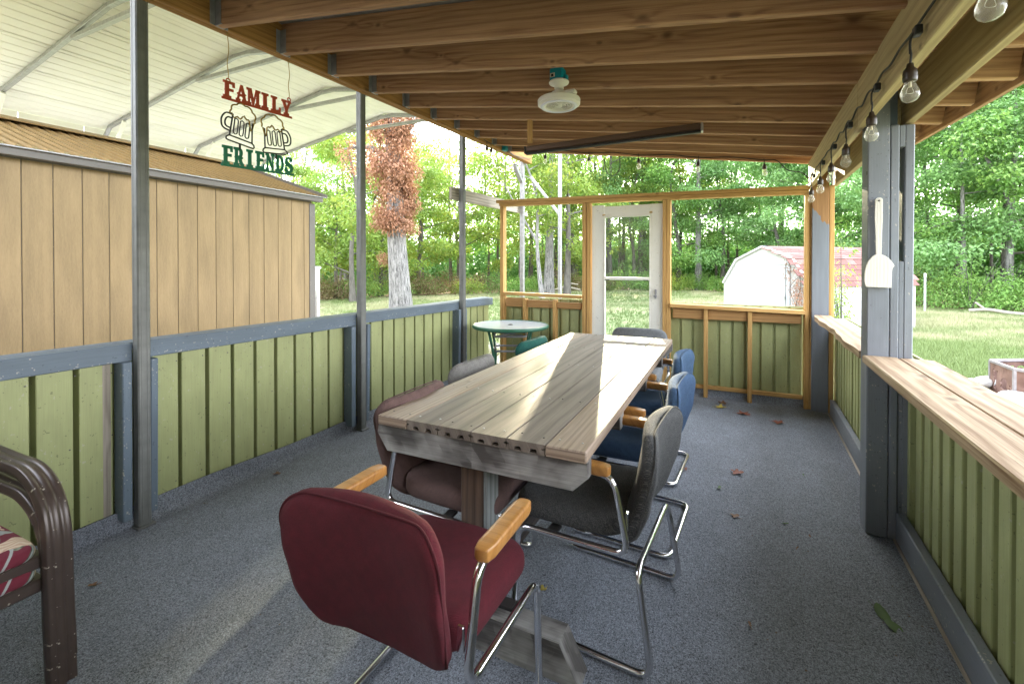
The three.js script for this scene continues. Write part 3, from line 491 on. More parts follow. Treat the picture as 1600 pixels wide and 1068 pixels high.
place(officeChair(C.green), 'dark green chair at the far left of the table by the round table', -1.15, -3.22, -Math.PI / 2 - .05);
place(officeChair(C.grey2), 'grey chair at the far end of the table in front of the door', -.775, -3.92, Math.PI + .03);

// ---------------------------------------------------------------- round patio table
{
  const t = thing('patio_table', 'round glass topped patio table with green rim in the far left corner', 'patio table', [-2.15, 0, -4.33]), G = flat(.03, .13, .075, .4), r = .39;
  part(t, 'rim', new THREE.TorusGeometry(r, .016, 10, 64).rotateX(Math.PI / 2).scale(1, 1.2, 1).translate(0, .69, 0), G);
  part(t, 'glass_top', new THREE.CylinderGeometry(r - .002, r - .002, .006, 64).translate(0, .70, 0), std(tex(128, 128, .02, .02, (u, v) => { const k = .45 + .1 * hsh(Math.floor(u * 32), Math.floor(v * 32), 3); return [k * .92, k, k * 1.05, hsh(Math.floor(u * 16), Math.floor(v * 16), 4)]; }), { roughness: .22, bumpScale: .0003 }));
  part(t, 'umbrella_hole', new THREE.TorusGeometry(.024, .005, 8, 24).rotateX(Math.PI / 2).translate(0, .704, 0), M.screw);
  for (let i = 0; i < 4; i++) { const a = i * Math.PI / 2 + .35, c = Math.cos(a), s = Math.sin(a), q = (k, y) => V(c * k, y, s * k); part(t, 'leg', curve([q(.31, .68), q(.26, .5), q(.235, .33), q(.27, .14), q(.34, .012)], .014, 30, 8), G); }
  for (const y of [.60, .45]) { const k = .235, P = [0, 1, 2, 3].map((i) => V(Math.cos(i * Math.PI / 2 + .35) * k, y, Math.sin(i * Math.PI / 2 + .35) * k)); const m = P[0].clone().add(P[3]).multiplyScalar(.5); part(t, 'shelf_ring', tube([m, P[0], P[1], P[2], P[3], m.clone().add(V(0, .0005, 0))], .011, .05, 90, 8), M.galvLight); }
  part(t, 'cross_brace', [tube([V(-.2, .602, -.05), V(.2, .602, .05)], .008, .02, 8, 8), tube([V(-.05, .606, .2), V(.05, .606, -.2)], .008, .02, 8, 8)], M.galvLight);
}
// ---------------------------------------------------------------- stacked patio armchairs (left front)
{
  const brown = std(tex(256, 256, .3, .3, (u, v) => { const a = fb(u, v, 6, 6, 401, 4), s = fb(u, v, 20, 20, 405, 3), k = 1 + .3 * (a - .5); return s > .76 && a > .54 ? [.42, .38, .30, .3] : [.065 * k, .046 * k, .037 * k, .6]; }), { roughness: .33, metalness: .25, bumpScale: .0006 });
  const flor = std(tex(512, 512, .6, .6, (u, v) => {
    const w = fb(u, v, 5, 5, 411, 3), a = Math.abs(fb(u, v, 6, 6, 413, 2) - .5), c2 = fb(u, v, 9, 7, 417, 2), st = .5 + .5 * Math.sin((u * 26 + v * 14 + 9 * w) * 6.283); let c = [.13, .012, .025];
    if (c2 > .56) c = mix([.58, .47, .33], [.40, .22, .15], st * .7); else if (a < .035) c = [.30, .32, .29]; else if (w > .62) c = mix([.05, .06, .035], [.20, .22, .15], st); return [...c, fb(u, v, 128, 128, 419, 1)];
  }), { roughness: .9, bumpScale: .0005 });
  const make = (dy, sx) => {
    const g = new THREE.Group(), w = .285;
    for (const s of [-1, 1]) {
      // ribbed flat tube that makes arm and front leg in one sweep
      const pts = [V(.60 * -1, .575, 0), V(-.30, .57, 0), V(-.03, .54, 0), V(.032, .43, 0), V(.045, .22, 0), V(.062, .004, 0)].map((p) => p.clone());
      const crv = new THREE.CatmullRomCurve3([pts[0], pts[1], V(-.12, .565, 0), V(-.015, .51, 0), V(.03, .42, 0), pts[4], pts[5]], false, 'centripetal'), N = 44, prof = [];
      for (let k = 0; k <= 18; k++) { const q = -1 + 2 * k / 18; prof.push([q * .037, .012 + .006 * Math.abs(Math.cos(q * 4.71)) - (Math.abs(q) > .97 ? .012 : 0)]); }
      const ring = [...prof, ...prof.slice().reverse().map(([a, o]) => [a, -.010])], P = [], I = [], U = [], m = ring.length;
      for (let i = 0; i <= N; i++) { const p = crv.getPointAt(i / N), d = crv.getTangentAt(i / N), n = V(-d.y, d.x, 0); if (n.y < 0 && i < 20) n.negate(); const nn = V(-d.y, d.x, 0).multiplyScalar(1); ring.forEach(([a, o], j) => { P.push(p.x + nn.x * o, p.y + nn.y * o, p.z + a); U.push(i / N * 1.4, j / m * .2); }); }
      for (let i = 0; i < N; i++) for (let j = 0; j < m; j++) { const a = i * m + j, b = i * m + (j + 1) % m; I.push(a, b, a + m, b, b + m, a + m); }
      const geo = new THREE.BufferGeometry(); geo.setAttribute('position', new THREE.Float32BufferAttribute(P, 3)); geo.setAttribute('uv', new THREE.Float32BufferAttribute(U, 2)); geo.setIndex(I); geo.computeVertexNormals();
      part(g, 'arm_leg', geo.translate(0, dy, s * w), brown);
      part(g, 'rear_leg', bar(V(-.50, dy + .30, s * (w - .02)), V(-.66, .004, s * (w - .02)), .03, .03, .006), brown);
      part(g, 'side_rail', bar(V(-.0, dy + .325, s * (w - .03)), V(-.52, dy + .30, s * (w - .03)), .028, .035, .006), brown);
      part(g, 'back_post', bar(V(-.52, dy + .29, s * (w - .03)), V(-.66, dy + .92, s * (w - .05)), .03, .028, .006), brown);
    }
    part(g, 'front_rail', bar(V(.01, dy + .325, w - .005), V(.01, dy + .325, -w + .005), .03, .042, .008), brown);
    part(g, 'back_rail', bar(V(-.66, dy + .92, w - .05), V(-.66, dy + .92, -w + .05), .03, .03, .008), brown);
    for (let k = 0; k < 6; k++) part(g, 'back_slat', bar(V(-.53, dy + .36 + k * .09, w - .06), V(-.53 - .024 * k, dy + .36 + k * .09, -w + .06), .004, .05, .001), brown);
    part(g, 'seat_sling', box(-.50, .0, dy + .322, dy + .330, w - .04, -w + .04, .002), brown);
    return g;
  };
  const at = [-1.975, 0, -.37], turn = .03;
  const put = (g, name, label, cat, grp, dy = 0) => { g.name = numbered(name); g.position.set(at[0], dy, at[2]); g.rotation.y = turn; tag(g, label, cat, grp); scene.add(g); };
  put(make(.075), 'patio_chair', 'upper brown metal patio armchair of the stack at the lower left', 'chair', 'stacked patio chairs'); put(make(0), 'patio_chair', 'lower brown metal patio armchair under another at the lower left', 'chair', 'stacked patio chairs');
  const cu = (y, l) => { const m = new THREE.Mesh(pad(.54, .05, .50, .05, .024, (v) => { v.y += .012 * Math.cos(v.x * 5) * Math.cos(v.z * 5); }).translate(-.235, y, 0), flor); m.castShadow = true; put(m, 'seat_cushion', l, 'cushion', 'floral cushions on the stacked chairs'); };
  cu(.435, 'burgundy floral cushion on the upper stacked patio chair'); cu(.366, 'burgundy floral cushion squeezed between the two stacked patio chairs');
}

{ // crumbs of leaf and grit on the carpet, thicker along the walls
  const r = rng(811), g = []; for (let i = 0; i < 420; i++) { const edge = r() < .6, b = .4 + 4.5 * r(), x = edge ? (r() < .5 ? -2.68 + .25 * r() * r() : XR(b) - .02 - .3 * r() * r()) : -2.6 + 3.2 * r(), s = .0012 + .0035 * r() * r(); const c = new THREE.TetrahedronGeometry(s, 0); c.scale(1 + r(), .5, 1 + r()).rotateY(r() * 6).translate(x, .004 + s * .3, -b); g.push(c); }
  solo('floor_crumbs', g, flat(.13, .085, .05, .9), 'tiny brown crumbs of leaf and grit scattered on the carpet', 'crumbs', null, 'stuff');
}
// ---------------------------------------------------------------- hanging sign
{
  const font = await new FontLoader().loadAsync('fonts/droid/droid_serif_bold.typeface.json');
  const t = thing('hanging_sign', 'hanging metal sign reading FAMILY and FRIENDS around two beer mugs', 'sign', [-2.645, 0, -1.60], Math.PI / 2), red = std(tex(64, 64, .1, .1, (u, v) => { const k = .9 + .25 * (fb(u, v, 6, 6, 501, 3) - .5); return [.50 * k, .075 * k, .025 * k, .5]; }), { roughness: .55 }), grn = std(tex(64, 64, .1, .1, (u, v) => { const k = .9 + .25 * (fb(u, v, 6, 6, 503, 3) - .5); return [.008 * k, .20 * k, .11 * k, .5]; }), { roughness: .5 });
  const word = (str, x0, x1, y, h, mat, slope) => { // slab letters standing on a bar
    const adv = (x1 - x0) / str.length;
    [...str].forEach((ch, i) => {
      const g = new TextGeometry(ch, { font, size: 1, depth: .005, curveSegments: 3, bevelEnabled: true, bevelSize: .045, bevelThickness: .0006, bevelSegments: 1 }); g.computeBoundingBox(); const b = g.boundingBox, wd = (ch === 'I' ? .62 : ch === 'M' ? 1.18 : .93) * adv;
      g.translate(-b.min.x, -b.min.y, 0).scale(wd / (b.max.x - b.min.x), h / (b.max.y - b.min.y), 1).translate(x0 + adv * i + (adv - wd) / 2, y, 0);
      const parts = [g], cx = x0 + adv * (i + .5);                     // the little spurs at half height
      for (const dx of ch === 'I' ? [0] : ch === 'Y' ? [0] : ['F', 'E', 'L'].includes(ch) ? [-.26] : [-.28, .28]) parts.push(new THREE.CylinderGeometry(.0085, .0085, .005, 4).rotateX(Math.PI / 2).translate(cx + dx * adv, y + h * .45, .0025));
      const m = merge(parts), p = m.attributes.position; for (let k = 0; k < p.count; k++) p.setY(k, p.getY(k) + slope * (p.getX(k) - x0)); m.computeVertexNormals();
      part(t, 'letter', m, mat);
    });
    part(t, 'word_bar', bar(V(x0 - .005, y - .006, .0025), V(x1 + .005, y - .006 + slope * (x1 - x0), .0025), .006, .014, .001), mat);
  };
  word('FAMILY', .012, .462, 2.300, .098, red, .03); word('FRIENDS', .005, .475, 1.915, .108, grn, .05);
  const mug = (cx, cy, tilt, flip) => {
    const c = Math.cos(tilt), s = Math.sin(tilt), Q = (x, y) => V(cx + (x * flip) * c - y * s, cy + (x * flip) * s + y * c, .003), r = .0046, o = [], f = [];
    const L = (pts, rad = .012, w = r) => tube(pts.map(([x, y]) => Q(x, y)), w, rad, 0, 6);
    o.push(L([[-.06, .055], [-.066, -.075]]), L([[.06, .045], [.072, -.075]]), L([[-.066, -.075], [-.085, -.088], [-.083, -.105], [.088, -.105], [.09, -.088], [.072, -.075], [-.066, -.075]], .008));
    for (const x of [-.035, 0, .036]) o.push(L([[x - .011, .03], [x - .012, -.052], [x, -.06], [x + .012, -.052], [x + .011, .03], [x, .038], [x - .011, .03]], .008, .0036));
    o.push(L([[-.062, .05], [-.10, .052], [-.125, .01], [-.115, -.045], [-.066, -.05]], .035), L([[-.064, .028], [-.09, .028], [-.102, .0], [-.096, -.03], [-.065, -.032]], .025));
    const foam = []; for (let i = 0; i <= 40; i++) { const a = -.25 + i / 40 * 3.65, k = 1 + .12 * Math.abs(Math.sin(a * 4.2)); foam.push(Q(.072 * k * Math.cos(a), .068 + .062 * k * Math.sin(a))); }
    f.push(new THREE.TubeGeometry(new THREE.CatmullRomCurve3(foam), 100, r, 6), L([[-.07, .06], [-.05, .028], [-.035, .055], [-.015, .035], [.005, .075], [.02, .05], [.04, .06], [.05, .01], [.062, -.01], [.07, .05]], .014));
    const k = thingless(t, 'beer_mug'); part(k, 'glass_outline', o, M.dark); part(k, 'foam_outline', f, M.brass); part(k, 'stem', L([[0, -.105], [.004, -.14]], .01, .006), M.dark);
  };
  mug(.125, 2.155, -.12, 1); mug(.335, 2.150, .13, -1);
  for (const [x, y0, y1] of [[.045, 2.405, 2.655], [.445, 2.425, 2.655]]) {
    part(t, 'chain_wire', curve([V(x, y1, -.0), V(x + .004, y1 - .08, .003), V(x - .004, (y0 + y1) / 2 - .03, .002), V(x + .002, y0 + .03, .003), V(x, y0, .003)], .0022, 30, 6), M.brass);
    part(t, 'hook', new THREE.TorusGeometry(.012, .0026, 6, 16, 4.6).rotateY(.5).translate(x, y1 + .012, .002), M.brass); part(t, 'eyelet', new THREE.TorusGeometry(.011, .0035, 6, 16).translate(x, y0 - .004, .003), red);
  }
}
// ---------------------------------------------------------------- ceiling fan light, hanging bar, boxes
{
  const t = thing('fan_light', 'white round fan light under a teal electrical box on a rafter', 'fan light', [-.995, 2.34, -2.70]), W = flat(.72, .69, .60, .4), teal = flat(.0, .21, .27, .4);
  part(t, 'electrical_box', [cbox(.085, .075, .07, .006).translate(-.005, .175, .022), cbox(.02, .03, .03, .004).translate(.05, .152, .02)], teal); part(t, 'box_sticker', box(-.042, -.012, .155, .18, .0574, .058, .0001), flat(.6, .5, .38, .7)); part(t, 'sticker_print', box(-.036, -.02, .158, .175, .0581, .0585, .0001), M.dark);
  part(t, 'base_plate', new THREE.LatheGeometry([[0, .138], [.058, .138], [.063, .132], [.06, .124], [.03, .112], [.028, .09], [0, .09]].map(([x, y]) => new THREE.Vector2(x, y)), 32).translate(0, 0, .015), W);
  part(t, 'motor_neck', new THREE.LatheGeometry([[.024, .1], [.026, .08], [.045, .07], [.048, .045], [.04, .04]].map(([x, y]) => new THREE.Vector2(x, y)), 24).translate(0, 0, .015), W);
  const ring = new THREE.LatheGeometry([[.078, -.006], [.082, -.016], [.090, -.019], [.119, -.015], [.131, -.006], [.1325, .020], [.128, .027], [.085, .032], [.08, .02], [.078, -.006]].map(([x, y]) => new THREE.Vector2(x, y)), 56).translate(0, 0, .015); part(t, 'housing_ring', toCreasedNormals(ring, .6), W);
  part(t, 'light_diffuser', new THREE.TorusGeometry(.103, .012, 8, 56).rotateX(Math.PI / 2).scale(1, .5, 1).translate(0, -.018, .015), flat(.72, .72, .80, .25));
  const gr = []; for (let k = 0; k < 4; k++) gr.push(new THREE.TorusGeometry(.024 + k * .0155, .0027, 6, 40).rotateX(Math.PI / 2)); for (let k = 0; k < 6; k++) { const a = k * 1.0472; gr.push(tube([V(.015 * Math.cos(a), 0, .015 * Math.sin(a)), V(.08 * Math.cos(a + .5), 0, .08 * Math.sin(a + .5))], .0025, .01, 6, 6)); }
  part(t, 'grille', merge(gr).translate(0, -.012, .015), W); part(t, 'hub', new THREE.CylinderGeometry(.02, .018, .012, 24).translate(0, -.012, .015), W);
  const bl = []; for (let k = 0; k < 5; k++) { const a = k * 1.2566; bl.push(cbox(.05, .003, .024, .001).rotateX(.5).translate(.042, .015, 0).rotateY(a)); } part(t, 'fan_blade', merge(bl).translate(0, 0, .015), flat(.55, .52, .45, .5));
  part(t, 'speed_box', [box(.05, .115, .044, .065, .05, .0, .006), box(-.10, -.05, .044, .06, .03, .0, .004)], W); part(t, 'hanger_stick', bar(V(.01, .21, .03), V(.055, .285, .33), .012, .012, .002), M.stud);
}
{
  const t = thing('hanging_fixture', 'long dark brown metal bar hung under the rafters by two wooden sticks', 'hanging bar'), br = flat(.12, .075, .05, .4, { metalness: .4 }), y = 2.335;
  part(t, 'housing', bar(V(-1.655, y + .01, -3.655), V(-.235, y + .025, -3.665), .06, .056, .012), br); part(t, 'lower_channel', bar(V(-1.655, y - .028, -3.64), V(-.235, y - .012, -3.65), .042, .018, .005), M.dark);
  part(t, 'end_cap', bar(V(-1.668, y + .005, -3.655), V(-1.653, y + .005, -3.655), .066, .064, .01), M.dark); part(t, 'end_cap', bar(V(-.236, y + .02, -3.665), V(-.222, y + .02, -3.665), .066, .064, .01), M.steel);
  part(t, 'hanger_stick', bar(V(-1.60, y + .05, -3.60), V(-1.60, 2.63, -3.60), .024, .04, .002, V(1, 0, 0)), M.stud); part(t, 'hanger_stick', bar(V(-.245, y + .05, -3.60), V(-.245, 2.44, -3.60), .024, .04, .002, V(1, 0, 0)), M.stud);
}
{ const t = thing('junction_box', 'small teal electrical junction box on the far end of the left beam', 'electrical box', [-2.585, 2.80, -5.05]); part(t, 'box', cbox(.05, .09, .075, .005), flat(.0, .17, .2, .4)); part(t, 'cover_clip', cbox(.008, .03, .05, .002).translate(.028, .0, 0), flat(.01, .13, .16, .4)); part(t, 'cable', curve([V(.01, -.04, -.02), V(.03, -.06, -.15), V(.02, -.04, -.35), V(.04, 0, -.7)], .004, 20, 6), M.black); }
// ---------------------------------------------------------------- string lights
const bulbGlass = new THREE.MeshPhysicalMaterial({ color: new THREE.Color(.97, .95, .88), transmission: .9, roughness: .12, thickness: 0, ior: 1.4 });
function stringBulb(t, p, tilt = 0, s = 1) {
  const b = thingless(t, 'bulb'), at = (g) => g.scale(s, s, s).rotateZ(tilt).translate(p.x, p.y, p.z), LV = (a, n = 20) => new THREE.LatheGeometry(a.map(([x, y]) => new THREE.Vector2(x, y)), n);
  part(b, 'lead_wire', at(curve([V(0, .045, 0), V(.002, .025, .001), V(0, 0, 0)], .0032, 10, 6)), M.dark);
  part(b, 'socket', at(LV([[0, .0], [.008, .0], [.010, -.012], [.0165, -.02], [.0185, -.032], [.017, -.036], [.0185, -.04], [.0175, -.052], [.015, -.056], [0, -.056]])), flat(.035, .022, .012, .4));
  part(b, 'glass_bulb', at(LV([[.0125, -.052], [.0135, -.062], [.019, -.074], [.0235, -.088], [.0235, -.098], [.0185, -.110], [.010, -.116], [0, -.118]], 28)), bulbGlass);
  part(b, 'filament', at(merge([new THREE.CylinderGeometry(.0035, .005, .018, 10).translate(0, -.062, 0), curve([V(-.004, -.07, 0), V(-.009, -.088, .002), V(0, -.092, .003), V(.009, -.088, -.002), V(.004, -.07, 0)], .0007, 20, 4)])), flat(.65, .6, .5, .4));
}
{
  const t = thing('string_light', 'string of clear bulbs along the right inner beam', 'string lights'), xs = (b) => .531 + .027 * (b - 2.79), y0 = (b) => 2.035 + .012 * (b - 1.6), bs = [1.253, 1.779, 2.279, 2.837, 3.32, 3.809, 4.346];
  const cab = []; for (let b = .2; b < 4.75; b += .12) cab.push(V(xs(b) - .006, y0(b) + .02 + .022 * Math.sin(b * 12.4 + 2.5) ** 2, -b)); cab.push(V(xs(4.9), y0(4.9) - .0, -4.9)); part(t, 'cable', curve(cab, .0042, 160, 6), M.dark);
  bs.forEach((b, i) => { stringBulb(t, V(xs(b) - .031, y0(b) - .09 - .004 * i, -b), 0); part(t, 'clip', cbox(.02, .03, .03, .003).translate(xs(b) - .014, y0(b) + .005 - .004 * i, -b), M.black); part(t, 'drop_wire', curve([V(xs(b) - .018, y0(b) + .005, -b), V(xs(b) - .03, y0(b) - .02, -b), V(xs(b) - .031, y0(b) - .06 - .004 * i, -b)], .0035, 10, 6), M.dark); });
  const t2 = thing('string_light', 'string of small clear bulbs hanging along the back edge of the roof', 'string lights'), zb = -5.22, yb = (x) => rafterAt(5.22, x) + .03;
  const xb = [-2.10, -1.55, -.98, -.36, .25]; const c2 = []; for (let x = -2.55; x < .36; x += .1) c2.push(V(x, yb(x) + .0 - .015 * Math.sin((x + 2.5) * 5.1) ** 2, zb + .025)); c2.push(V(.45, yb(.45) - .12, zb + .1), V(.55, yb(.55) - .16, zb + .22), V(.60, 2.12, -4.93)); part(t2, 'cable', curve(c2, .005, 140, 6), M.dark);
  xb.forEach((x) => stringBulb(t2, V(x, yb(x) - .05, zb + .03), rr(-.08, .08), 1.05));
  part(t2, 'cable_loop', curve([V(-1.36, yb(-1.3), zb), V(-1.37, yb(-1.3) - .1, zb), V(-1.33, yb(-1.3) - .24, zb), V(-1.26, yb(-1.3) - .26, zb), V(-1.20, yb(-1.3) - .2, zb), V(-1.20, yb(-1.3) - .04, zb)], .005, 40, 6), M.dark);
  const t3 = thing('string_light', 'two small bulbs hanging from the far end of the left beam', 'string lights'); for (const b of [4.62, 4.72]) stringBulb(t3, V(-2.60, 2.725, -b), .03, 1); part(t3, 'cable', curve([V(-2.6, 2.775, -4.55), V(-2.6, 2.77, -4.7), V(-2.59, 2.79, -5.0), V(-2.59, 2.76, -5.4), V(-2.58, 2.80, -5.8)], .004, 30, 6), M.dark);
}
// ---------------------------------------------------------------- spatula ornament on the pillar
{
  const t = thing('wooden_spatula', 'big whitewashed wooden spatula hung on the grey pillar', 'spatula', [.622, 1.30, -2.775], RA), W = wood(17, [.55, .51, .44], [.80, .77, .70], { knots: 0, rings: 24, contrast: .7 });
  const s = new THREE.Shape(); s.moveTo(-.0455, -.072); s.lineTo(.047, -.075); s.lineTo(.049, .0); s.lineTo(.051, .016); s.lineTo(.055, .024); s.lineTo(.058, .03); s.bezierCurveTo(.045, .06, .03, .075, .011, .082); s.lineTo(-.011, .082); s.bezierCurveTo(-.03, .072, -.048, .045, -.052, -.01); s.bezierCurveTo(-.054, -.04, -.052, -.065, -.0455, -.072);
  part(t, 'blade', new THREE.ExtrudeGeometry(s, { depth: .008, bevelEnabled: true, bevelSize: .002, bevelThickness: .002, bevelSegments: 2 }), W);
  const h = new THREE.Shape(); h.moveTo(-.0095, .083); h.lineTo(-.011, .18); h.lineTo(-.0145, .26); h.lineTo(-.013, .34); h.absarc(0, .345, .0135, Math.PI, 0, true); h.lineTo(.013, .26); h.lineTo(.0105, .18); h.lineTo(.0095, .083); const hole = new THREE.Path(); hole.absarc(0, .343, .005, 0, 6.283); h.holes.push(hole);
  part(t, 'handle', new THREE.ExtrudeGeometry(h, { depth: .008, bevelEnabled: true, bevelSize: .0015, bevelThickness: .002, bevelSegments: 2 }), W); for (const c of t.children) { const uv = c.geometry.attributes.uv; for (let i = 0; i < uv.count; i++) uv.setXY(i, uv.getY(i), uv.getX(i)); }
  part(t, 'nail', new THREE.CylinderGeometry(.003, .003, .02, 8).rotateX(Math.PI / 2).translate(0, .346, .006), M.screw);
}
// ---------------------------------------------------------------- fallen leaves on the carpet
{
  const r = rng(31), cols = { red: [.20, .055, .025], brown: [.17, .085, .04], green: [.07, .13, .03], yellow: [.42, .32, .06] }, mats = Object.fromEntries(Object.entries(cols).map(([k, c]) => [k, flat(...c, .7, { side: THREE.DoubleSide })]));
  const leaf = (n, len) => { // lobed, curled leaf with a stem
    const pts = [], N = 28; for (let i = 0; i <= N; i++) { const a = i / N * 6.2832, k = n === 1 ? .32 + .1 * Math.abs(Math.cos(a)) + .58 * Math.cos(a) ** 2 : .45 + .55 * Math.pow(Math.abs(Math.cos(a * n / 2)), 1.6); pts.push([Math.cos(a) * k * len * .5, Math.sin(a) * k * len * (n === 1 ? .35 : .5)]); }
    const P = [0, .1 * len, 0], I = [], U = [0, 0], ph = r() * 6; for (const [x, z] of pts) { const q = Math.hypot(x, z) / len; P.push(x, .004 + len * (.34 * q * q * (1 + .9 * Math.sin(3 * Math.atan2(z, x) + ph))), z); U.push(x, z); } for (let i = 1; i <= N; i++) I.push(0, i + 1, i);
    const g = new THREE.BufferGeometry(); g.setAttribute('position', new THREE.Float32BufferAttribute(P, 3)); g.setAttribute('uv', new THREE.Float32BufferAttribute(U, 2)); g.setIndex(I); g.computeVertexNormals(); return merge([g, curve([V(.1 * len, .09 * len, 0), V(-.5 * len, .03 * len, .02 * len), V(-.75 * len, .06 * len, .08 * len)], .0012, 8, 4)]);
  };
  const list = [[-.106, -4.83, 'brown', 5, .10, 'curled brown leaf with a green tip, nearest the back wall studs'], [-.124, -4.68, 'yellow', 5, .11, 'yellow star shaped leaf next to the back wall'], [.067, -4.56, 'red', 5, .12, 'reddish leaf in front of the back wall studs'], [.325, -4.43, 'red', 5, .10, 'small red leaf near the far right corner post'], [.012, -3.244, 'red', 5, .085, 'rust coloured leaf alone on the carpet beside the chairs'], [-.084, -2.973, 'green', 1, .05, 'small green leaf just below the rust coloured leaf'], [-.001, -2.674, 'brown', 3, .05, 'small curled brown leaf in the open carpet'], [.235, -2.711, 'green', 1, .03, 'tiny green leaf left of the pillar foot'], [.331, -2.635, 'brown', 1, .022, 'tiny dark leaf close to the pillar foot'], [.39, -3.391, 'green', 1, .03, 'tiny pale leaf between the chairs and far right baseboard'], [-.295, -3.154, 'red', 3, .05, 'small red leaf at a blue chair runner'], [.515, -2.132, 'green', 1, .13, 'long dark green leaf near the right baseboard'], [-2.392, -.917, 'brown', 3, .035, 'small brown leaf on the carpet right of the stacked chairs'], [-2.62, -1.93, 'brown', 3, .05, 'small olive leaf beside the left wall skirt'], [.264, -2.5, 'brown', 1, .02, 'tiny dark crumb of leaf in the right carpet'], [.052, -1.887, 'brown', 1, .03, 'small flat brown leaf low on the right carpet'], [-.705, -1.72, 'yellow', 3, .035, 'small yellow leaf under the charcoal chair']];
  for (const [x, z, c, n, len, l] of list) { const m = new THREE.Mesh(leaf(n, len), mats[c]); m.name = numbered('fallen_leaf'); m.position.set(x, .002, z); m.rotation.y = r() * 6.28; m.castShadow = true; tag(m, l, 'leaf', 'leaves fallen on the carpet'); scene.add(m); }
}

// ---------------------------------------------------------------- barn shed in the yard
{
  const t = thing('barn_shed', 'small white gambrel barn shed with a red shingle roof in the yard', 'barn', [1.44, GY, -11.51], .749), W = flat(.40, .40, .395, .5), prof = [[0, 1.02], [-.45, 1.62], [-1.265, 1.93], [-2.08, 1.62], [-2.53, 1.02]], L = 3.17;
  const s = new THREE.Shape(); s.moveTo(0, 0); prof.forEach(([z, y]) => s.lineTo(z, y)); s.lineTo(-2.53, 0); s.closePath();
  for (const x of [.03, L]) part(t, 'gable_wall', new THREE.ExtrudeGeometry(s, { depth: .03, bevelEnabled: false }).rotateY(-Math.PI / 2).scale(1, 1, 1).applyMatrix4(new THREE.Matrix4().set(1, 0, 0, x, 0, 1, 0, 0, 0, 0, 1, 0, 0, 0, 0, 1)), W);
  for (let k = 0; k < 10; k++) part(t, 'side_panel', box(.03 + k * .314, .03 + (k + 1) * .314 - .01, .02, 1.02, -.004, -.03, .004), W);
  part(t, 'side_wall', box(.02, L, 0, 1.02, -.03, -.045, .002), W); part(t, 'side_wall', box(.02, L, 0, 1.02, -2.50, -2.53, .002), W);
  for (let i = 0; i < 4; i++) { const [z0, y0] = prof[i], [z1, y1] = prof[i + 1], d = Math.hypot(z1 - z0, y1 - y0); part(t, 'front_trim', bar(V(-.012, y0 + .005, z0), V(-.012, y1 + .005, z1), .05, .09, .006, V(1, 0, 0)), W); part(t, 'roof_deck', bar(V(L / 2 + .02, y0 + .0, z0), V(L / 2 + .02, y1 + .0, z1), L + .1, .02, .004), flat(.2, .09, .07, .8)); }
  part(t, 'door', box(-.022, -.002, .05, 1.50, -.62, -1.86, .006), flat(.34, .352, .352, .5)); part(t, 'door_head', box(-.03, -.002, 1.5, 1.55, -.52, -1.92, .005), W); part(t, 'hinge_post', box(-.03, -.002, .05, 1.48, -.50, -.58, .004), flat(.34, .36, .38, .4)); part(t, 'door_handle', box(-.06, -.022, .72, .80, -.60, -.64, .004), M.steel); part(t, 'gable_vent', box(-.012, -.0, 1.60, 1.76, -1.18, -1.38, .003), flat(.6, .61, .62, .5)); part(t, 'ridge_cap', bar(V(-.04, 1.955, -1.265), V(.10, 1.955, -1.265), .12, .02, .004), M.dark);
  const shin = [0, 1, 2, 3].map((k) => std(tex(64, 64, .3, .3, (u, v) => { const q = .8 + .45 * fb(u, v, 14, 14, 701 + k, 2); return [[.135, .058, .047], [.155, .072, .06], [.115, .05, .042], [.175, .088, .075]][k].map((x) => x * q); }), { roughness: .9 })), sg = cbox(.242, .012, .17, .003, false);
  for (let i = 0; i < 2; i++) { const [z0, y0] = prof[i], [z1, y1] = prof[i + 1], d = Math.hypot(z1 - z0, y1 - y0), n = Math.round(d / .145), ang = Math.atan2(y1 - y0, -(z1 - z0)); for (let c = 0; c < n; c++) for (let k = 0; k < 14; k++) { const f = (c + .42) / n, x = -.02 + k * .248 + (c % 2) * .124 - .06; if (x > L + .1) continue; const m = part(t, 'shingle', sg, shin[Math.floor(R() * 4)]); m.position.set(x, y0 + (y1 - y0) * f + .022 * Math.cos(ang), z0 + (z1 - z0) * f + .022 * Math.sin(ang)); m.rotation.x = ang - .055; } }
}
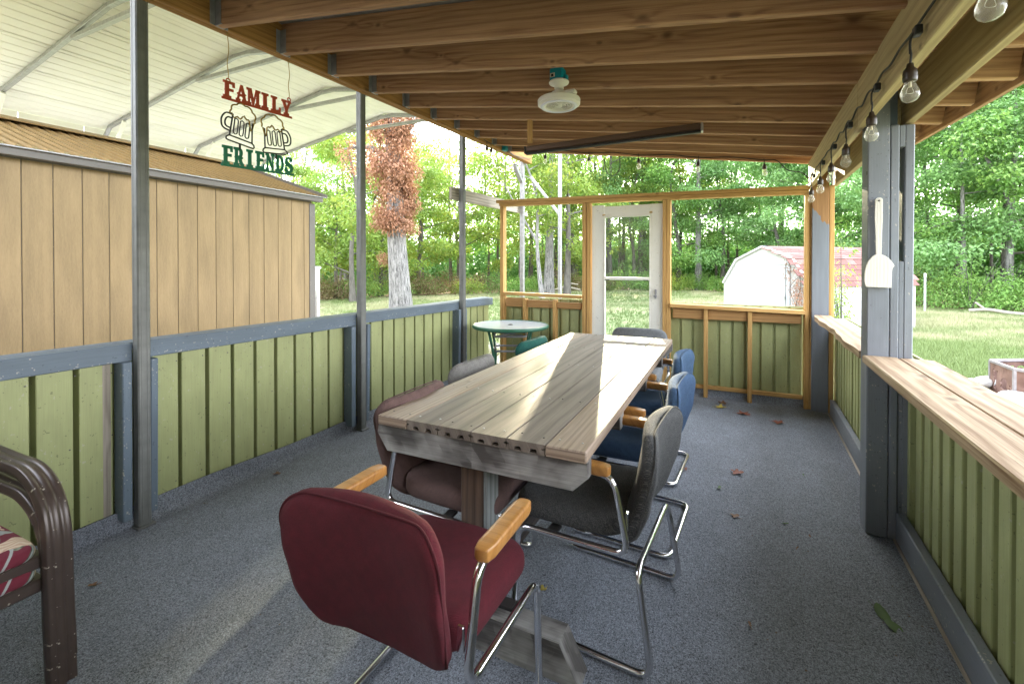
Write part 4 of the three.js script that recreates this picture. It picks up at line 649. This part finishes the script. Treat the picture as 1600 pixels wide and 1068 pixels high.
// ---------------------------------------------------------------- fire pit and stones
{
  const font = await new FontLoader().loadAsync('fonts/droid/droid_sans_bold.typeface.json');
  const rust = std(tex(256, 256, .6, .6, (u, v) => { const a = fb(u, v, 6, 6, 711, 4), b = fb(u, v, 20, 8, 713, 3), k = sat(.2 + .9 * (a - .2) + .4 * (b - .5)); return [...mix([.07, .03, .02], [.20, .115, .09], k), b]; }), { roughness: .8, bumpScale: .002 }), edge = std(tex(128, 128, .3, .3, (u, v) => { const a = fb(u, v, 6, 6, 717, 4); return mix([.14, .12, .12], [.28, .26, .27], a); }), { roughness: .6, metalness: .3 });
  const t = thing('fire_pit', 'rusty hexagonal steel fire pit with cut out deer and letters', 'fire pit', [2.955, GY, -6.61]), S = .485, H = .43, vs = [0, 1, 2, 3, 4, 5].map((i) => { const a = (150 + 60 * i) * Math.PI / 180; return V(Math.cos(a) * S, 0, -Math.sin(a) * S); });
  const poly = (pts) => { const p = new THREE.Path(); pts.forEach(([x, y], i) => p[i ? 'lineTo' : 'moveTo'](x, y)); p.closePath(); return p; };
  const deer = [[.08, .10], [.13, .085], [.145, .12], [.135, .16], [.15, .2], [.155, .25], [.175, .29], [.165, .295], [.15, .27], [.14, .29], [.125, .27], [.115, .29], [.09, .30], [.075, .285], [.10, .27], [.105, .24], [.085, .235], [.08, .22], [.105, .21], [.105, .16], [.085, .14]], cabin = [[.22, .13], [.36, .11], [.37, .135], [.345, .16], [.36, .2], [.33, .235], [.29, .24], [.25, .22], [.25, .2], [.20, .19], [.25, .17]];
  vs.forEach((a, i) => {
    const c = vs[(i + 1) % 6], len = a.distanceTo(c), s = new THREE.Shape(); s.moveTo(0, 0); s.lineTo(len, 0); s.lineTo(len, H); s.lineTo(0, H); s.closePath(); const islands = [];
    // i = 0: panel from the left corner towards the camera; i = 5: the panel behind it with the letters
    if (i === 0) { const q = (p) => p.map(([x, y]) => [x, y + .06]); s.holes.push(poly(q(deer)), poly(q(cabin)), poly([[.40, .17], [.435, .165], [.435, .18], [.40, .185]]), poly([[.40, .20], [.435, .195], [.435, .21], [.40, .215]]), poly([[.405, .23], [.43, .225], [.43, .245], [.405, .25]])); }
    else if (i === 5) { let x = .40; for (const ch of 'EPOH') { const sh = font.generateShapes(ch, .135)[0], bb = new THREE.Box2().setFromPoints(sh.getPoints(6)), w = bb.max.x - bb.min.x; x -= w + .02; const tr = (p) => p.map((q) => [x + q.x - bb.min.x, q.y + .235]); s.holes.push(poly(tr(sh.getPoints(6)))); for (const h of sh.holes) { const is = new THREE.Shape(); tr(h.getPoints(6)).forEach(([px, py], k) => is[k ? 'lineTo' : 'moveTo'](px, py)); islands.push(is); } } }
    else s.holes.push(poly([[.1, .15], [.2, .14], [.22, .2], [.16, .27], [.11, .22]]), poly([[.3, .16], [.38, .15], [.35, .24], [.31, .25]]));
    const d = c.clone().sub(a).normalize(), out = V(d.z, 0, -d.x), mtx = new THREE.Matrix4().makeBasis(d, V(0, 1, 0), d.clone().cross(V(0, 1, 0))).setPosition(a);
    part(t, 'panel', new THREE.ExtrudeGeometry([s, ...islands], { depth: .006, bevelEnabled: false }).applyMatrix4(mtx), rust);
    part(t, 'top_rim', bar(a.clone().setY(H), c.clone().setY(H), .03, .03, .004), edge); part(t, 'corner_post', box(a.x - .014, a.x + .014, 0, H + .005, a.z - .014, a.z + .014, .004), edge);
  });
  part(t, 'ash_bed', blob(0, 0, .4, .4, .06, 9, .05), flat(.12, .11, .1, 1));
  const stone = (x, z, w, h, d, seed, l, flatTop, turn = 0) => {
    const g = mergeVertices(new THREE.IcosahedronGeometry(1, 4).deleteAttribute('normal').deleteAttribute('uv')), p = g.attributes.position, r = rng(seed), o = r() * 20; const uv = [];
    for (let i = 0; i < p.count; i++) { let v = V(p.getX(i), p.getY(i), p.getZ(i)); const q = 1 + .35 * (fb(v.x / 8 + .5 + o, v.y / 8 + v.z / 6 + .5, 8, 8, seed, 3) - .5); v.multiplyScalar(q); const m = flatTop ? .62 : .78; v.set(Math.sign(v.x) * Math.min(Math.abs(v.x), m + .22 * Math.abs(v.x)), Math.sign(v.y) * Math.min(Math.abs(v.y), m), v.z); p.setXYZ(i, v.x * w / 1.8, v.y * h / 1.5 + h * .42, v.z * d / 1.9); uv.push(v.x * .3 + v.y * .2, v.z * .3 + v.y * .2); }
    g.setAttribute('uv', new THREE.Float32BufferAttribute(uv, 2)); g.computeVertexNormals(); const m = new THREE.Mesh(g, M.stone); m.name = numbered('stone'); m.position.set(x, GY - .01, z); m.rotation.y = turn; m.castShadow = true; tag(m, l, 'stone', 'pale stones ringed round the fire pit'); scene.add(m);
  };
  M.stone = std(tex(256, 256, .5, .5, (u, v) => { const a = fb(u, v, 6, 6, 721, 5), k = .85 + .4 * (a - .5); return [.42 * k, .40 * k, .375 * k, a]; }), { roughness: .9, bumpScale: .006 });
  stone(2.36, -6.98, .18, .16, .16, 1, 'rounded pale stone farthest left of the fire pit'); stone(2.46, -7.10, .34, .20, .22, 2, 'large tan block behind the other stones left of the pit', true, .3); stone(2.44, -6.76, .22, .13, .16, 3, 'low brownish stone in front of the thin slab'); stone(2.50, -6.88, .42, .09, .16, 4, 'thin flat slab stone leaning against the fire pit', true, .9);
  scene.getObjectByName('stone_003').position.y = .0; stone(2.56, -6.66, .24, .14, .16, 5, 'flat white stone between the brown stone and big boulder', true, .5); stone(2.53, -6.30, .28, .24, .22, 6, 'biggest white boulder at the near corner of the pit'); stone(2.72, -6.10, .30, .18, .22, 7, 'white stone at the right frame edge by the pit'); stone(2.30, -6.66, .08, .05, .07, 8, 'tiny pale stone on the sand left of the pit');
}
{ const t = thing('fence_post', 'thin grey metal stake standing at the wood edge right of the pillar', 'fence post', [5.35, GY, -18.6]); part(t, 'shaft', cbox(.05, 1.15, .05, .008).translate(0, .575, 0), flat(.4, .42, .42, .6)); part(t, 'tip', cbox(.055, .12, .055, .008).translate(0, 1.18, 0), flat(.65, .65, .62, .6)); }
solo('fallen_log', (() => { const r = []; r.push(curve([V(6.5, -.06, -18.9), V(6.8, .0, -18.7), V(7.2, -.05, -18.3), V(7.9, -.09, -17.8)], .05, 20, 9)); r.push(curve([V(6.8, .0, -18.7), V(6.66, .14, -18.75), V(6.6, .2, -18.8)], .03, 10, 7)); return r; })(), M.grey, 'bleached fallen log lying at the lawn edge on the far right', 'log');
solo('fallen_branch', (() => [curve([V(-9.0, .0, -23.6), V(-8.2, .16, -23.4), V(-7.4, .05, -23.2)], .05, 16, 7), curve([V(-8.6, .1, -23.5), V(-8.2, .35, -23.7), V(-7.7, .3, -23.8)], .035, 12, 7)])(), M.grey, 'pale fallen branch on the ground between the slim leaning trunks', 'branch');

// ---------------------------------------------------------------- trees and plants
// breaks in the foliage through which the low sun reaches the porch: [a point in the beam, its radius]
const gaps = [[V(-.46, .74, -3.0), -.06, -.04], [V(-.30, .72, -1.9), .16, .16], [V(-1.93, 0, -1.0), -.26, -.2], [V(.78, 2.1, -4.7), .10, .10]], sunSide = V(-SUN.z, 0, SUN.x).normalize(), sunUp = SUN.clone().cross(sunSide);
const inGap = (x, y, z) => gaps.some(([p, u, v]) => { const d = V(x, y, z).sub(p); return d.dot(SUN) > 0 && Math.abs(d.dot(sunSide)) < u + .42 && Math.abs(d.dot(sunUp)) < v + .36; });
const leafMat = (tr) => new THREE.MeshPhysicalMaterial({ color: 0xffffff, roughness: .75, transmission: tr, thickness: 0, side: THREE.DoubleSide, specularIntensity: .5 });
const MLeaf = leafMat(.55), MDead = leafMat(.25);
function spray(n, rad, len, wid, seed, flatness = .35) {
  const r = rng(seed), P = [], N = [];
  for (let i = 0; i < n; i++) {
    const a = r() * 6.2832, d = Math.sqrt(r()) * rad, c = V(Math.cos(a) * d, (r() - .5) * rad * flatness * 2 - d * d * .25, Math.sin(a) * d), dir = V(Math.cos(a + (r() - .5) * 2.4), -.25 - .6 * r(), Math.sin(a + (r() - .5) * 2.4)).normalize(), side = V(-dir.z, (r() - .5) * 1.1, dir.x).normalize(), up = side.clone().cross(dir).normalize(); if (up.y < 0) { up.negate(); }
    const l = len * (.7 + .6 * r()), w = wid * (.7 + .6 * r()), b = c, tip = c.clone().addScaledVector(dir, l).addScaledVector(up, -.12 * l), L = c.clone().addScaledVector(dir, l * .45).addScaledVector(side, w / 2).addScaledVector(up, .12 * w), Q = c.clone().addScaledVector(dir, l * .45).addScaledVector(side, -w / 2).addScaledVector(up, .12 * w);
    for (const p of [b, L, tip, b, tip, Q]) P.push(p.x, p.y, p.z);
  }
  const g = new THREE.BufferGeometry(); g.setAttribute('position', new THREE.Float32BufferAttribute(P, 3)); g.computeVertexNormals(); return g;
}
const sprays = [spray(26, .42, .15, .085, 1), spray(26, .42, .14, .08, 2)], spraySmall = spray(22, .22, .075, .04, 3, .8), sprayDead = spray(26, .24, .12, .05, 4, .9), sprayFar = spray(30, .9, .28, .17, 5, .6);
const palettes = { deep: [[.15, .30, .085], [.25, .42, .12]], mid: [[.18, .35, .075], [.32, .48, .11]], yellow: [[.19, .31, .05], [.42, .45, .08]], cool: [[.17, .33, .10], [.30, .47, .155]], dead: [[.27, .125, .065], [.52, .31, .19]], brown: [[.18, .13, .055], [.34, .28, .14]] };
function leaves(parent, name, geo, mat, items, pal, seed, kind) { // items: [x, y, z, scale]
  const r = rng(seed), m = new THREE.InstancedMesh(geo, mat, items.length), q = new THREE.Quaternion(), e = new THREE.Euler(), mx = new THREE.Matrix4(), c = new THREE.Color(), [a, b] = palettes[pal];
  items.forEach(([x, y, z, s], i) => { e.set((r() - .5) * .9, r() * 6.28, (r() - .5) * .9); mx.compose(V(x, y, z), q.setFromEuler(e), V(s, s * (.8 + .4 * r()), s)); m.setMatrixAt(i, mx); const k = r() * r() * .9 + .1 * r(), f = .85 + .3 * r(); c.setRGB(...mix(a, b, k).map((v) => v * f)); m.setColorAt(i, c); });
  m.name = name; m.castShadow = m.receiveShadow = true; if (kind) m.userData.kind = kind; parent.add(m); return m;
}
function taper(pts, r0, r1, sides = 9, seg = 14, flare = 0) {
  const crv = new THREE.CatmullRomCurve3(pts), L = crv.getLength(), P = [], U = [], I = [];
  for (let i = 0; i <= seg; i++) { const t = i / seg, p = crv.getPointAt(t), d = crv.getTangentAt(t), s = d.clone().cross(V(.13, .02, 1)).normalize(), u = s.clone().cross(d), rad = r0 + (r1 - r0) * Math.pow(t, .8) + flare * Math.exp(-t * 14); for (let k = 0; k <= sides; k++) { const a = k / sides * 6.2832, rk = rad * (1 + .05 * Math.sin(a * 3 + t * 4)); P.push(p.x + rk * (Math.cos(a) * s.x + Math.sin(a) * u.x), p.y + rk * (Math.cos(a) * s.y + Math.sin(a) * u.y), p.z + rk * (Math.cos(a) * s.z + Math.sin(a) * u.z)); U.push(k / sides * Math.max(.3, 6.28 * r0), t * L); } }
  for (let i = 0; i < seg; i++) for (let k = 0; k < sides; k++) { const a = i * (sides + 1) + k; I.push(a, a + sides + 1, a + 1, a + 1, a + sides + 1, a + sides + 2); }
  const g = new THREE.BufferGeometry(); g.setAttribute('position', new THREE.Float32BufferAttribute(P, 3)); g.setAttribute('uv', new THREE.Float32BufferAttribute(U, 2)); g.setIndex(I); g.computeVertexNormals(); return g;
}
const polar = (deg, d) => [Math.sin(deg * Math.PI / 180) * d, -Math.cos(deg * Math.PI / 180) * d];
function tree(name, label, group, deg, dist, { h = 13, r = .15, crown = 2.8, low = 2, pal = 'mid', seed = 1, n = 420, lean = 0, bark = M.barkDark, fork = false } = {}) {
  const q = rng(seed * 131 + 5), [x, z] = polar(deg, dist), t = thing(name, label, 'tree', [x, GY - .02, z], 0, group);
  const sw = () => (q() - .5) * .5, tp = [V(0, 0, 0), V(sw() * .4 + lean * h * .25, h * .25, sw() * .4), V(sw() + lean * h * .5, h * .5, sw()), V(sw() * 1.6 + lean * h * .8, h * .8, sw() * 1.6), V(sw() * 2 + lean * h, h * .97, sw() * 2)], ct = new THREE.CatmullRomCurve3(tp);
  part(t, 'trunk', [taper(tp, r, r * .18, 9, 16, r * .35), ...(fork ? [taper([ct.getPointAt(.28), ct.getPointAt(.36).add(V(-.5, .1, .1)), ct.getPointAt(.5).add(V(-1.3, .3, .2)), ct.getPointAt(.62).add(V(-1.7, .4, 0))], r * .6, r * .15, 7, 10)] : [])], bark);
  const items = [], limbs = [], nl = 9 + Math.floor(q() * 5); let az = q() * 6.28;
  for (let i = 0; i < nl; i++) {
    const f = i / (nl - 1), y = low + (h * .93 - low) * f, p0 = ct.getPointAt(Math.min(.97, y / h)); az += 2.4 + (q() - .5) * .8; const len = crown * (.55 + .6 * Math.sin(Math.PI * Math.min(1, .18 + .82 * f) * .92)) * (.7 + .6 * q()), d = V(Math.cos(az), .18 + .35 * q() + .3 * f, Math.sin(az)).normalize(), p1 = p0.clone().addScaledVector(d, len * .55).add(V(0, -.05 * len, 0)), p2 = p0.clone().addScaledVector(d, len).add(V((q() - .5) * .5, -.12 * len, (q() - .5) * .5));
    limbs.push(taper([p0, p1, p2], r * .36 * (1 - .6 * f), r * .05, 5, 6));
    for (const [c, w] of [[p1, .8], [p2, 1], [p1.clone().lerp(p2, .5).add(V((q() - .5) * 1.2, (q() - .5) * .5, (q() - .5) * 1.2)), .9]]) { const m = Math.round(n / nl / 3 * (.7 + .6 * q())), cr = (.62 + .5 * q()) * w * crown / 2.6; for (let k = 0; k < m; k++) { const a = q() * 6.28, u = Math.cbrt(q()) * cr, v = (q() * 2 - 1), sv = Math.sqrt(1 - v * v); items.push([c.x + u * sv * Math.cos(a), c.y + u * v * .5 - .1 * u, c.z + u * sv * Math.sin(a), .75 + .5 * q()]); } }
  }
  tag(part(t, 'limb', limbs, bark), null, null, null, 'stuff'); leaves(t, 'crown', sprays[seed % 2], MLeaf, items.filter(([a, b, c]) => !inGap(a + x, b + GY, c + z)), pal, seed * 17 + 3, 'stuff'); return t;
}
const edgePts = [[-60, 19], [-49, 20.6], [-34, 22.5], [-18.3, 26.3], [-4, 28.4], [5.8, 24.2], [16.3, 20.8], [22.2, 20.6], [37, 21.4]], edgeAt = (d) => { for (let i = 0; i < edgePts.length - 1; i++) { const [a, p] = edgePts[i], [b, q] = edgePts[i + 1]; if (d <= b) return p + (q - p) * sat((d - a) / (b - a)); } return 21.4; };
{ // trees that the photograph lets one single out
  const o = (l, ...a) => tree('hardwood_tree', l, null, ...a);
  o('slim pale leaning tree seen through the left back opening', -22.4, 19.4, { h: 9, r: .10, crown: 1.9, low: 3.6, pal: 'yellow', seed: 2, n: 260, lean: -.09, bark: M.bark, fork: true });
  o('thick grey trunked tree between the two galvanised posts', -21.6, 23, { h: 15, r: .24, crown: 2.6, low: 3.6, pal: 'yellow', seed: 3, n: 420, bark: M.bark });
  o('tree with ivy green trunk just left of the door frame', -19.3, 21.4, { h: 13, r: .15, crown: 2.4, low: 2.4, pal: 'yellow', seed: 4, n: 420 });
  o('grey trunked tree standing behind the lawn to the right of the door', -3.9, 29.5, { h: 15, r: .2, crown: 3, low: 4.5, pal: 'cool', seed: 5, n: 460, bark: M.bark });
  o('slender forked tree with pale trunk at the far right of the wood', 21.3, 23.2, { h: 13, r: .115, crown: 2.4, low: 4.6, pal: 'cool', seed: 6, n: 380, bark: M.bark, fork: true });
  o('slender straight pale trunked tree right of the grey pillar', 18.7, 23, { h: 12, r: .085, crown: 2.1, low: 4.2, pal: 'cool', seed: 7, n: 330, bark: M.bark, lean: -.03 });
  o('bushy yellow green tree behind the shed corner on the left', -45.5, 19.5, { h: 9, r: .12, crown: 2.7, low: 1.2, pal: 'yellow', seed: 8, n: 520 });
}
{
  const q = rng(99); let k = 20;
  for (const [off, st, hh, n, cr] of [[1.2, 5.2, 8.5, 420, 2.4], [4.5, 4.6, 13, 430, 2.9], [8.5, 4.6, 15, 380, 3.2], [13.5, 4.4, 16, 320, 3.6]]) for (let d = -54 + q() * 3; d < 33; d += st * (.8 + .4 * q())) {
    const left = d < -12, dist = edgeAt(d) + off + q() * 2.4, pal = off < 2 ? (left ? 'yellow' : q() < .3 ? 'mid' : 'cool') : left ? (q() < .65 ? 'yellow' : 'mid') : q() < .25 ? 'mid' : q() < .5 ? 'deep' : 'cool';
    const zone = d < -40 ? 'behind the shed corner' : d < -32 ? 'behind the vine covered trunk' : d < -12 ? 'seen through the left back opening' : d < 3 ? 'seen behind the door and back window' : d < 14 ? 'behind the white barn' : 'right of the grey pillar', row = off < 2 ? 'low branched' : off < 5 ? 'taller' : off < 9 ? 'tall inner' : 'deep back row', hue = { yellow: 'yellow green', mid: 'fresh green', cool: 'bluish green', deep: 'dark green' }[pal];
    const hLeft = d < -30 ? .72 : d > -20 && d < -8 ? 1.12 : 1; k++;
    tree('hardwood_tree', `${row} ${hue} tree of the wood ${zone}`, left ? 'trees of the wood on the left' : 'trees of the wood behind the yard', d, dist, { h: hh * (.8 + .4 * q()) * hLeft, r: .07 + .1 * q(), crown: cr, low: off < 2 ? .8 + 1.2 * q() : 1.8 + 2 * q(), pal, seed: k, n: Math.round(n * (left ? (off > 4 ? .55 : .7) : 1.05)) });
  }
  for (const [d, dist] of [[-18.5, 29], [-16, 33], [-14, 30], [-12.5, 36], [-10.5, 31], [-15, 39], [-8, 34]]) { k++; tree('hardwood_tree', 'very tall yellow green tree rising behind the wood near the door', 'trees of the wood on the left', d, dist, { h: 16 + 3 * q(), r: .16, crown: 3.4, low: 5, pal: 'yellow', seed: k, n: 760 }); }
  const items = []; for (let i = 0; i < 8200; i++) { const d = q() < .25 ? -62 + 40 * q() : -22 + 64 * q(), dist = edgeAt(d) + 17 + 16 * q(), [x, z] = polar(d, dist), left = d < -20; items.push([x, i % 3 ? .2 + 3.6 * q() : .3 + q() * (left ? 8 : 15), z, .8 + .8 * q()]); }
  const g = thing('distant_wood', 'deep wood of leafy trees far behind the first rows', 'wood'); tag(g, null, null, null, 'stuff'); leaves(g, 'foliage', sprayFar, MLeaf, items.filter(([a, b, c]) => !inGap(a, b, c)), 'deep', 555, 'stuff');
}
{ // shrubs along the wood edge
  const q = rng(7777);
  for (let d = -54, i = 0; d < 32; d += 2.1 * (.7 + .6 * q()), i++) {
    const dist = edgeAt(d) + .3 + 1.6 * q(), [x, z] = polar(d, dist), rad = .6 + .7 * q(), t = thing('shrub', d < -40 ? 'low tangled shrub beyond the shed corner' : d < -32 ? 'low tangled shrub near the vine covered trunk' : d < -12 ? 'low tangled shrub seen through the left back opening' : d < 3 ? 'leafy shrub behind the door and back window' : d < 14 ? 'leafy shrub behind the white barn' : 'leafy green shrub at the lawn edge right of the pillar', 'shrub', [x, GY, z], 0, d < -12 ? 'shrubs below the left wood' : 'shrubs below the wood behind the yard'), items = [], st = [];
    const hgt = (d > 8 ? 1.5 : 1.1) * rad; for (let k = 0; k < 110 * rad; k++) { const a = q() * 6.28, u = Math.sqrt(q()) * rad; items.push([Math.cos(a) * u * 1.3, .12 + q() * hgt * (1.1 - .7 * u / rad), Math.sin(a) * u, .8 + .8 * q()]); }
    for (let k = 0; k < 6; k++) { const a = q() * 6.28; st.push(taper([V(0, 0, 0), V(Math.cos(a) * rad * .3, hgt * .5, Math.sin(a) * rad * .3), V(Math.cos(a) * rad * .7, hgt, Math.sin(a) * rad * .7)], .014, .004, 4, 5)); }
    part(t, 'stem', st, M.barkDark); leaves(t, 'foliage', spraySmall, MLeaf, items, d < -12 ? (q() < .35 ? 'brown' : q() < .6 ? 'mid' : 'yellow') : q() < .3 ? 'yellow' : 'mid', i + 900, 'stuff');
  }
}
{ // big trunk wrapped in dead reddish vine
  const t = thing('vine_covered_tree', 'thick grey tree trunk wrapped in dead reddish brown vine leaves', 'tree', [-9.25, GY - .03, -11.1]), r = rng(61), tp = [V(0, 0, 0), V(-.10, 1.2, 0), V(-.2, 2.6, .02), V(-.28, 4.2, .0), V(-.42, 6, .05), V(-.5, 8, .1)], ct = new THREE.CatmullRomCurve3(tp);
  part(t, 'trunk', taper(tp, .34, .17, 26, 60, .07), M.bark); part(t, 'limb', [taper([V(-.3, 4.6, 0), V(-1.0, 5.2, .3), V(-1.9, 5.2, .5)], .12, .03, 8, 8), taper([V(-.35, 5.2, 0), V(.4, 6, -.2), V(1.2, 6.6, -.2)], .11, .03, 8, 8)], M.bark);
  const it = []; for (let i = 0; i < 84; i++) { const y = 2.6 + 4.9 * r(), p = ct.getPointAt(Math.min(1, y / 8)), a = r() * 6.28, u = .33 + (y > 4.2 ? .58 : .26) * r() * r(), cr = .11 + .15 * r(); for (let k = 0; k < 12; k++) it.push([p.x + Math.cos(a) * u + (r() - .5) * 2 * cr, y + (r() - .5) * 2 * cr, p.z + Math.sin(a) * u + (r() - .5) * 2 * cr, .5 + .55 * r()]); }
  for (let i = 0; i < 90; i++) { const f = r(); it.push([-.4 - 1.6 * f + (r() - .5) * .5, 4.75 + .5 * f + (r() - .6) * .8, .1 + .4 * f + (r() - .5) * .5, .55 + .4 * r()]); } for (let i = 0; i < 16; i++) it.push([-.62 + (r() - .5) * .25, 1.72 + (r() - .5) * .35, .15 + (r() - .5) * .3, .5]);
  leaves(t, 'dead_vine', sprayDead, MDead, it, 'dead', 63, 'stuff');
}
{ // sapling against the barn and dead creeper on its gable
  const t = thing('sapling', 'light green sapling in front of the red barn roof', 'sapling', [1.55, GY, -9.0]), r = rng(71), it = [], st = [];
  for (let k = 0; k < 9; k++) { const a = r() * 6.28, hh = 1.0 + 1.1 * r(), p = [V(0, 0, 0), V(Math.cos(a) * .15, hh * .5, Math.sin(a) * .15), V(Math.cos(a) * .42, hh, Math.sin(a) * .42)]; st.push(taper(p, .012, .003, 5, 8)); const c = new THREE.CatmullRomCurve3(p); for (let j = 0; j < 5; j++) { const q = c.getPointAt(.3 + .7 * r()); it.push([q.x + (r() - .5) * .22, q.y, q.z + (r() - .5) * .22, .5 + .4 * r()]); } }
  part(t, 'stem', st, M.barkDark); leaves(t, 'foliage', spraySmall, MLeaf, it, 'yellow', 73, 'stuff');
  const v = thing('dead_creeper', 'dark red dead creeper hanging on the barn gable corner', 'creeper', [1.44, GY, -11.51], .749), iv = [], r2 = rng(75); for (let i = 0; i < 46; i++) { const y = .55 + 1.15 * r2(); iv.push([-.06 - .06 * r2(), y, -.06 - .42 * r2() * (y > 1.2 ? 1.2 : .8), .22 + .16 * r2()]); }
  part(v, 'stem', [curve([V(-.05, 0, -.2), V(-.06, .6, -.3), V(-.05, 1.1, -.2), V(-.05, 1.6, -.4)], .008, 20, 5), curve([V(-.05, .5, -.28), V(-.06, 1.0, -.45), V(-.05, 1.35, -.1)], .006, 16, 5)], M.barkDark); leaves(v, 'foliage', sprayDead, MDead, iv, 'dead', 77, 'stuff');
}
{ // grass
  const r = rng(81), P = []; for (let i = 0; i < 9; i++) { const a = r() * 6.28, d = .05 * r(), x = Math.cos(a) * d, z = Math.sin(a) * d, b = r() * 6.28, l = .03 + .035 * r(), w = .0035; P.push(x - Math.cos(b) * w, 0, z - Math.sin(b) * w, x + Math.cos(b) * w, 0, z + Math.sin(b) * w, x - Math.sin(b) * l * .6, l, z + Math.cos(b) * l * .6); }
  const g = new THREE.BufferGeometry(); g.setAttribute('position', new THREE.Float32BufferAttribute(P, 3)); g.computeVertexNormals();
  const N = 60000, m = new THREE.InstancedMesh(g, leafMat(.3), N), mx = new THREE.Matrix4(), q = new THREE.Quaternion(), up = V(0, 1, 0), c = new THREE.Color(); let k = 0;
  while (k < N) { const right = r() < .62, d = right ? 6 + 22 * r() : -50 + 56 * r(), dist = 4.2 + (edgeAt(d) - 4) * Math.pow(r(), .75), [x, z] = polar(d, dist); if (x < 1.1 && x > -3 && z > -5.4) continue; if (Math.hypot((x - 2.6) / 1.35, (z + 5.6) / 1.15) < 1 || Math.hypot(x - 2.955, z + 6.61) < .6) continue; const pale = fb(x / 30 + .5, z / 30 + .5, 20, 20, 83, 3); mx.compose(V(x, GY, z), q.setFromAxisAngle(up, r() * 6.28), V(1, .7 + .8 * r(), 1).multiplyScalar(.9 + .9 * r())); m.setMatrixAt(k, mx); c.setRGB(...mix([.17, .225, .075], [.36, .35, .20], sat((pale - .42) * 4 + .5 * (r() - .5)))); m.setColorAt(k, c); k++; }
  m.name = 'grass'; tag(m, 'short mown grass blades over the lawn', 'grass', null, 'stuff'); scene.add(m);
}
scene.traverse((o) => { if (o.isMesh) { o.castShadow = true; o.receiveShadow = true; } });
renderer.render(scene, camera);
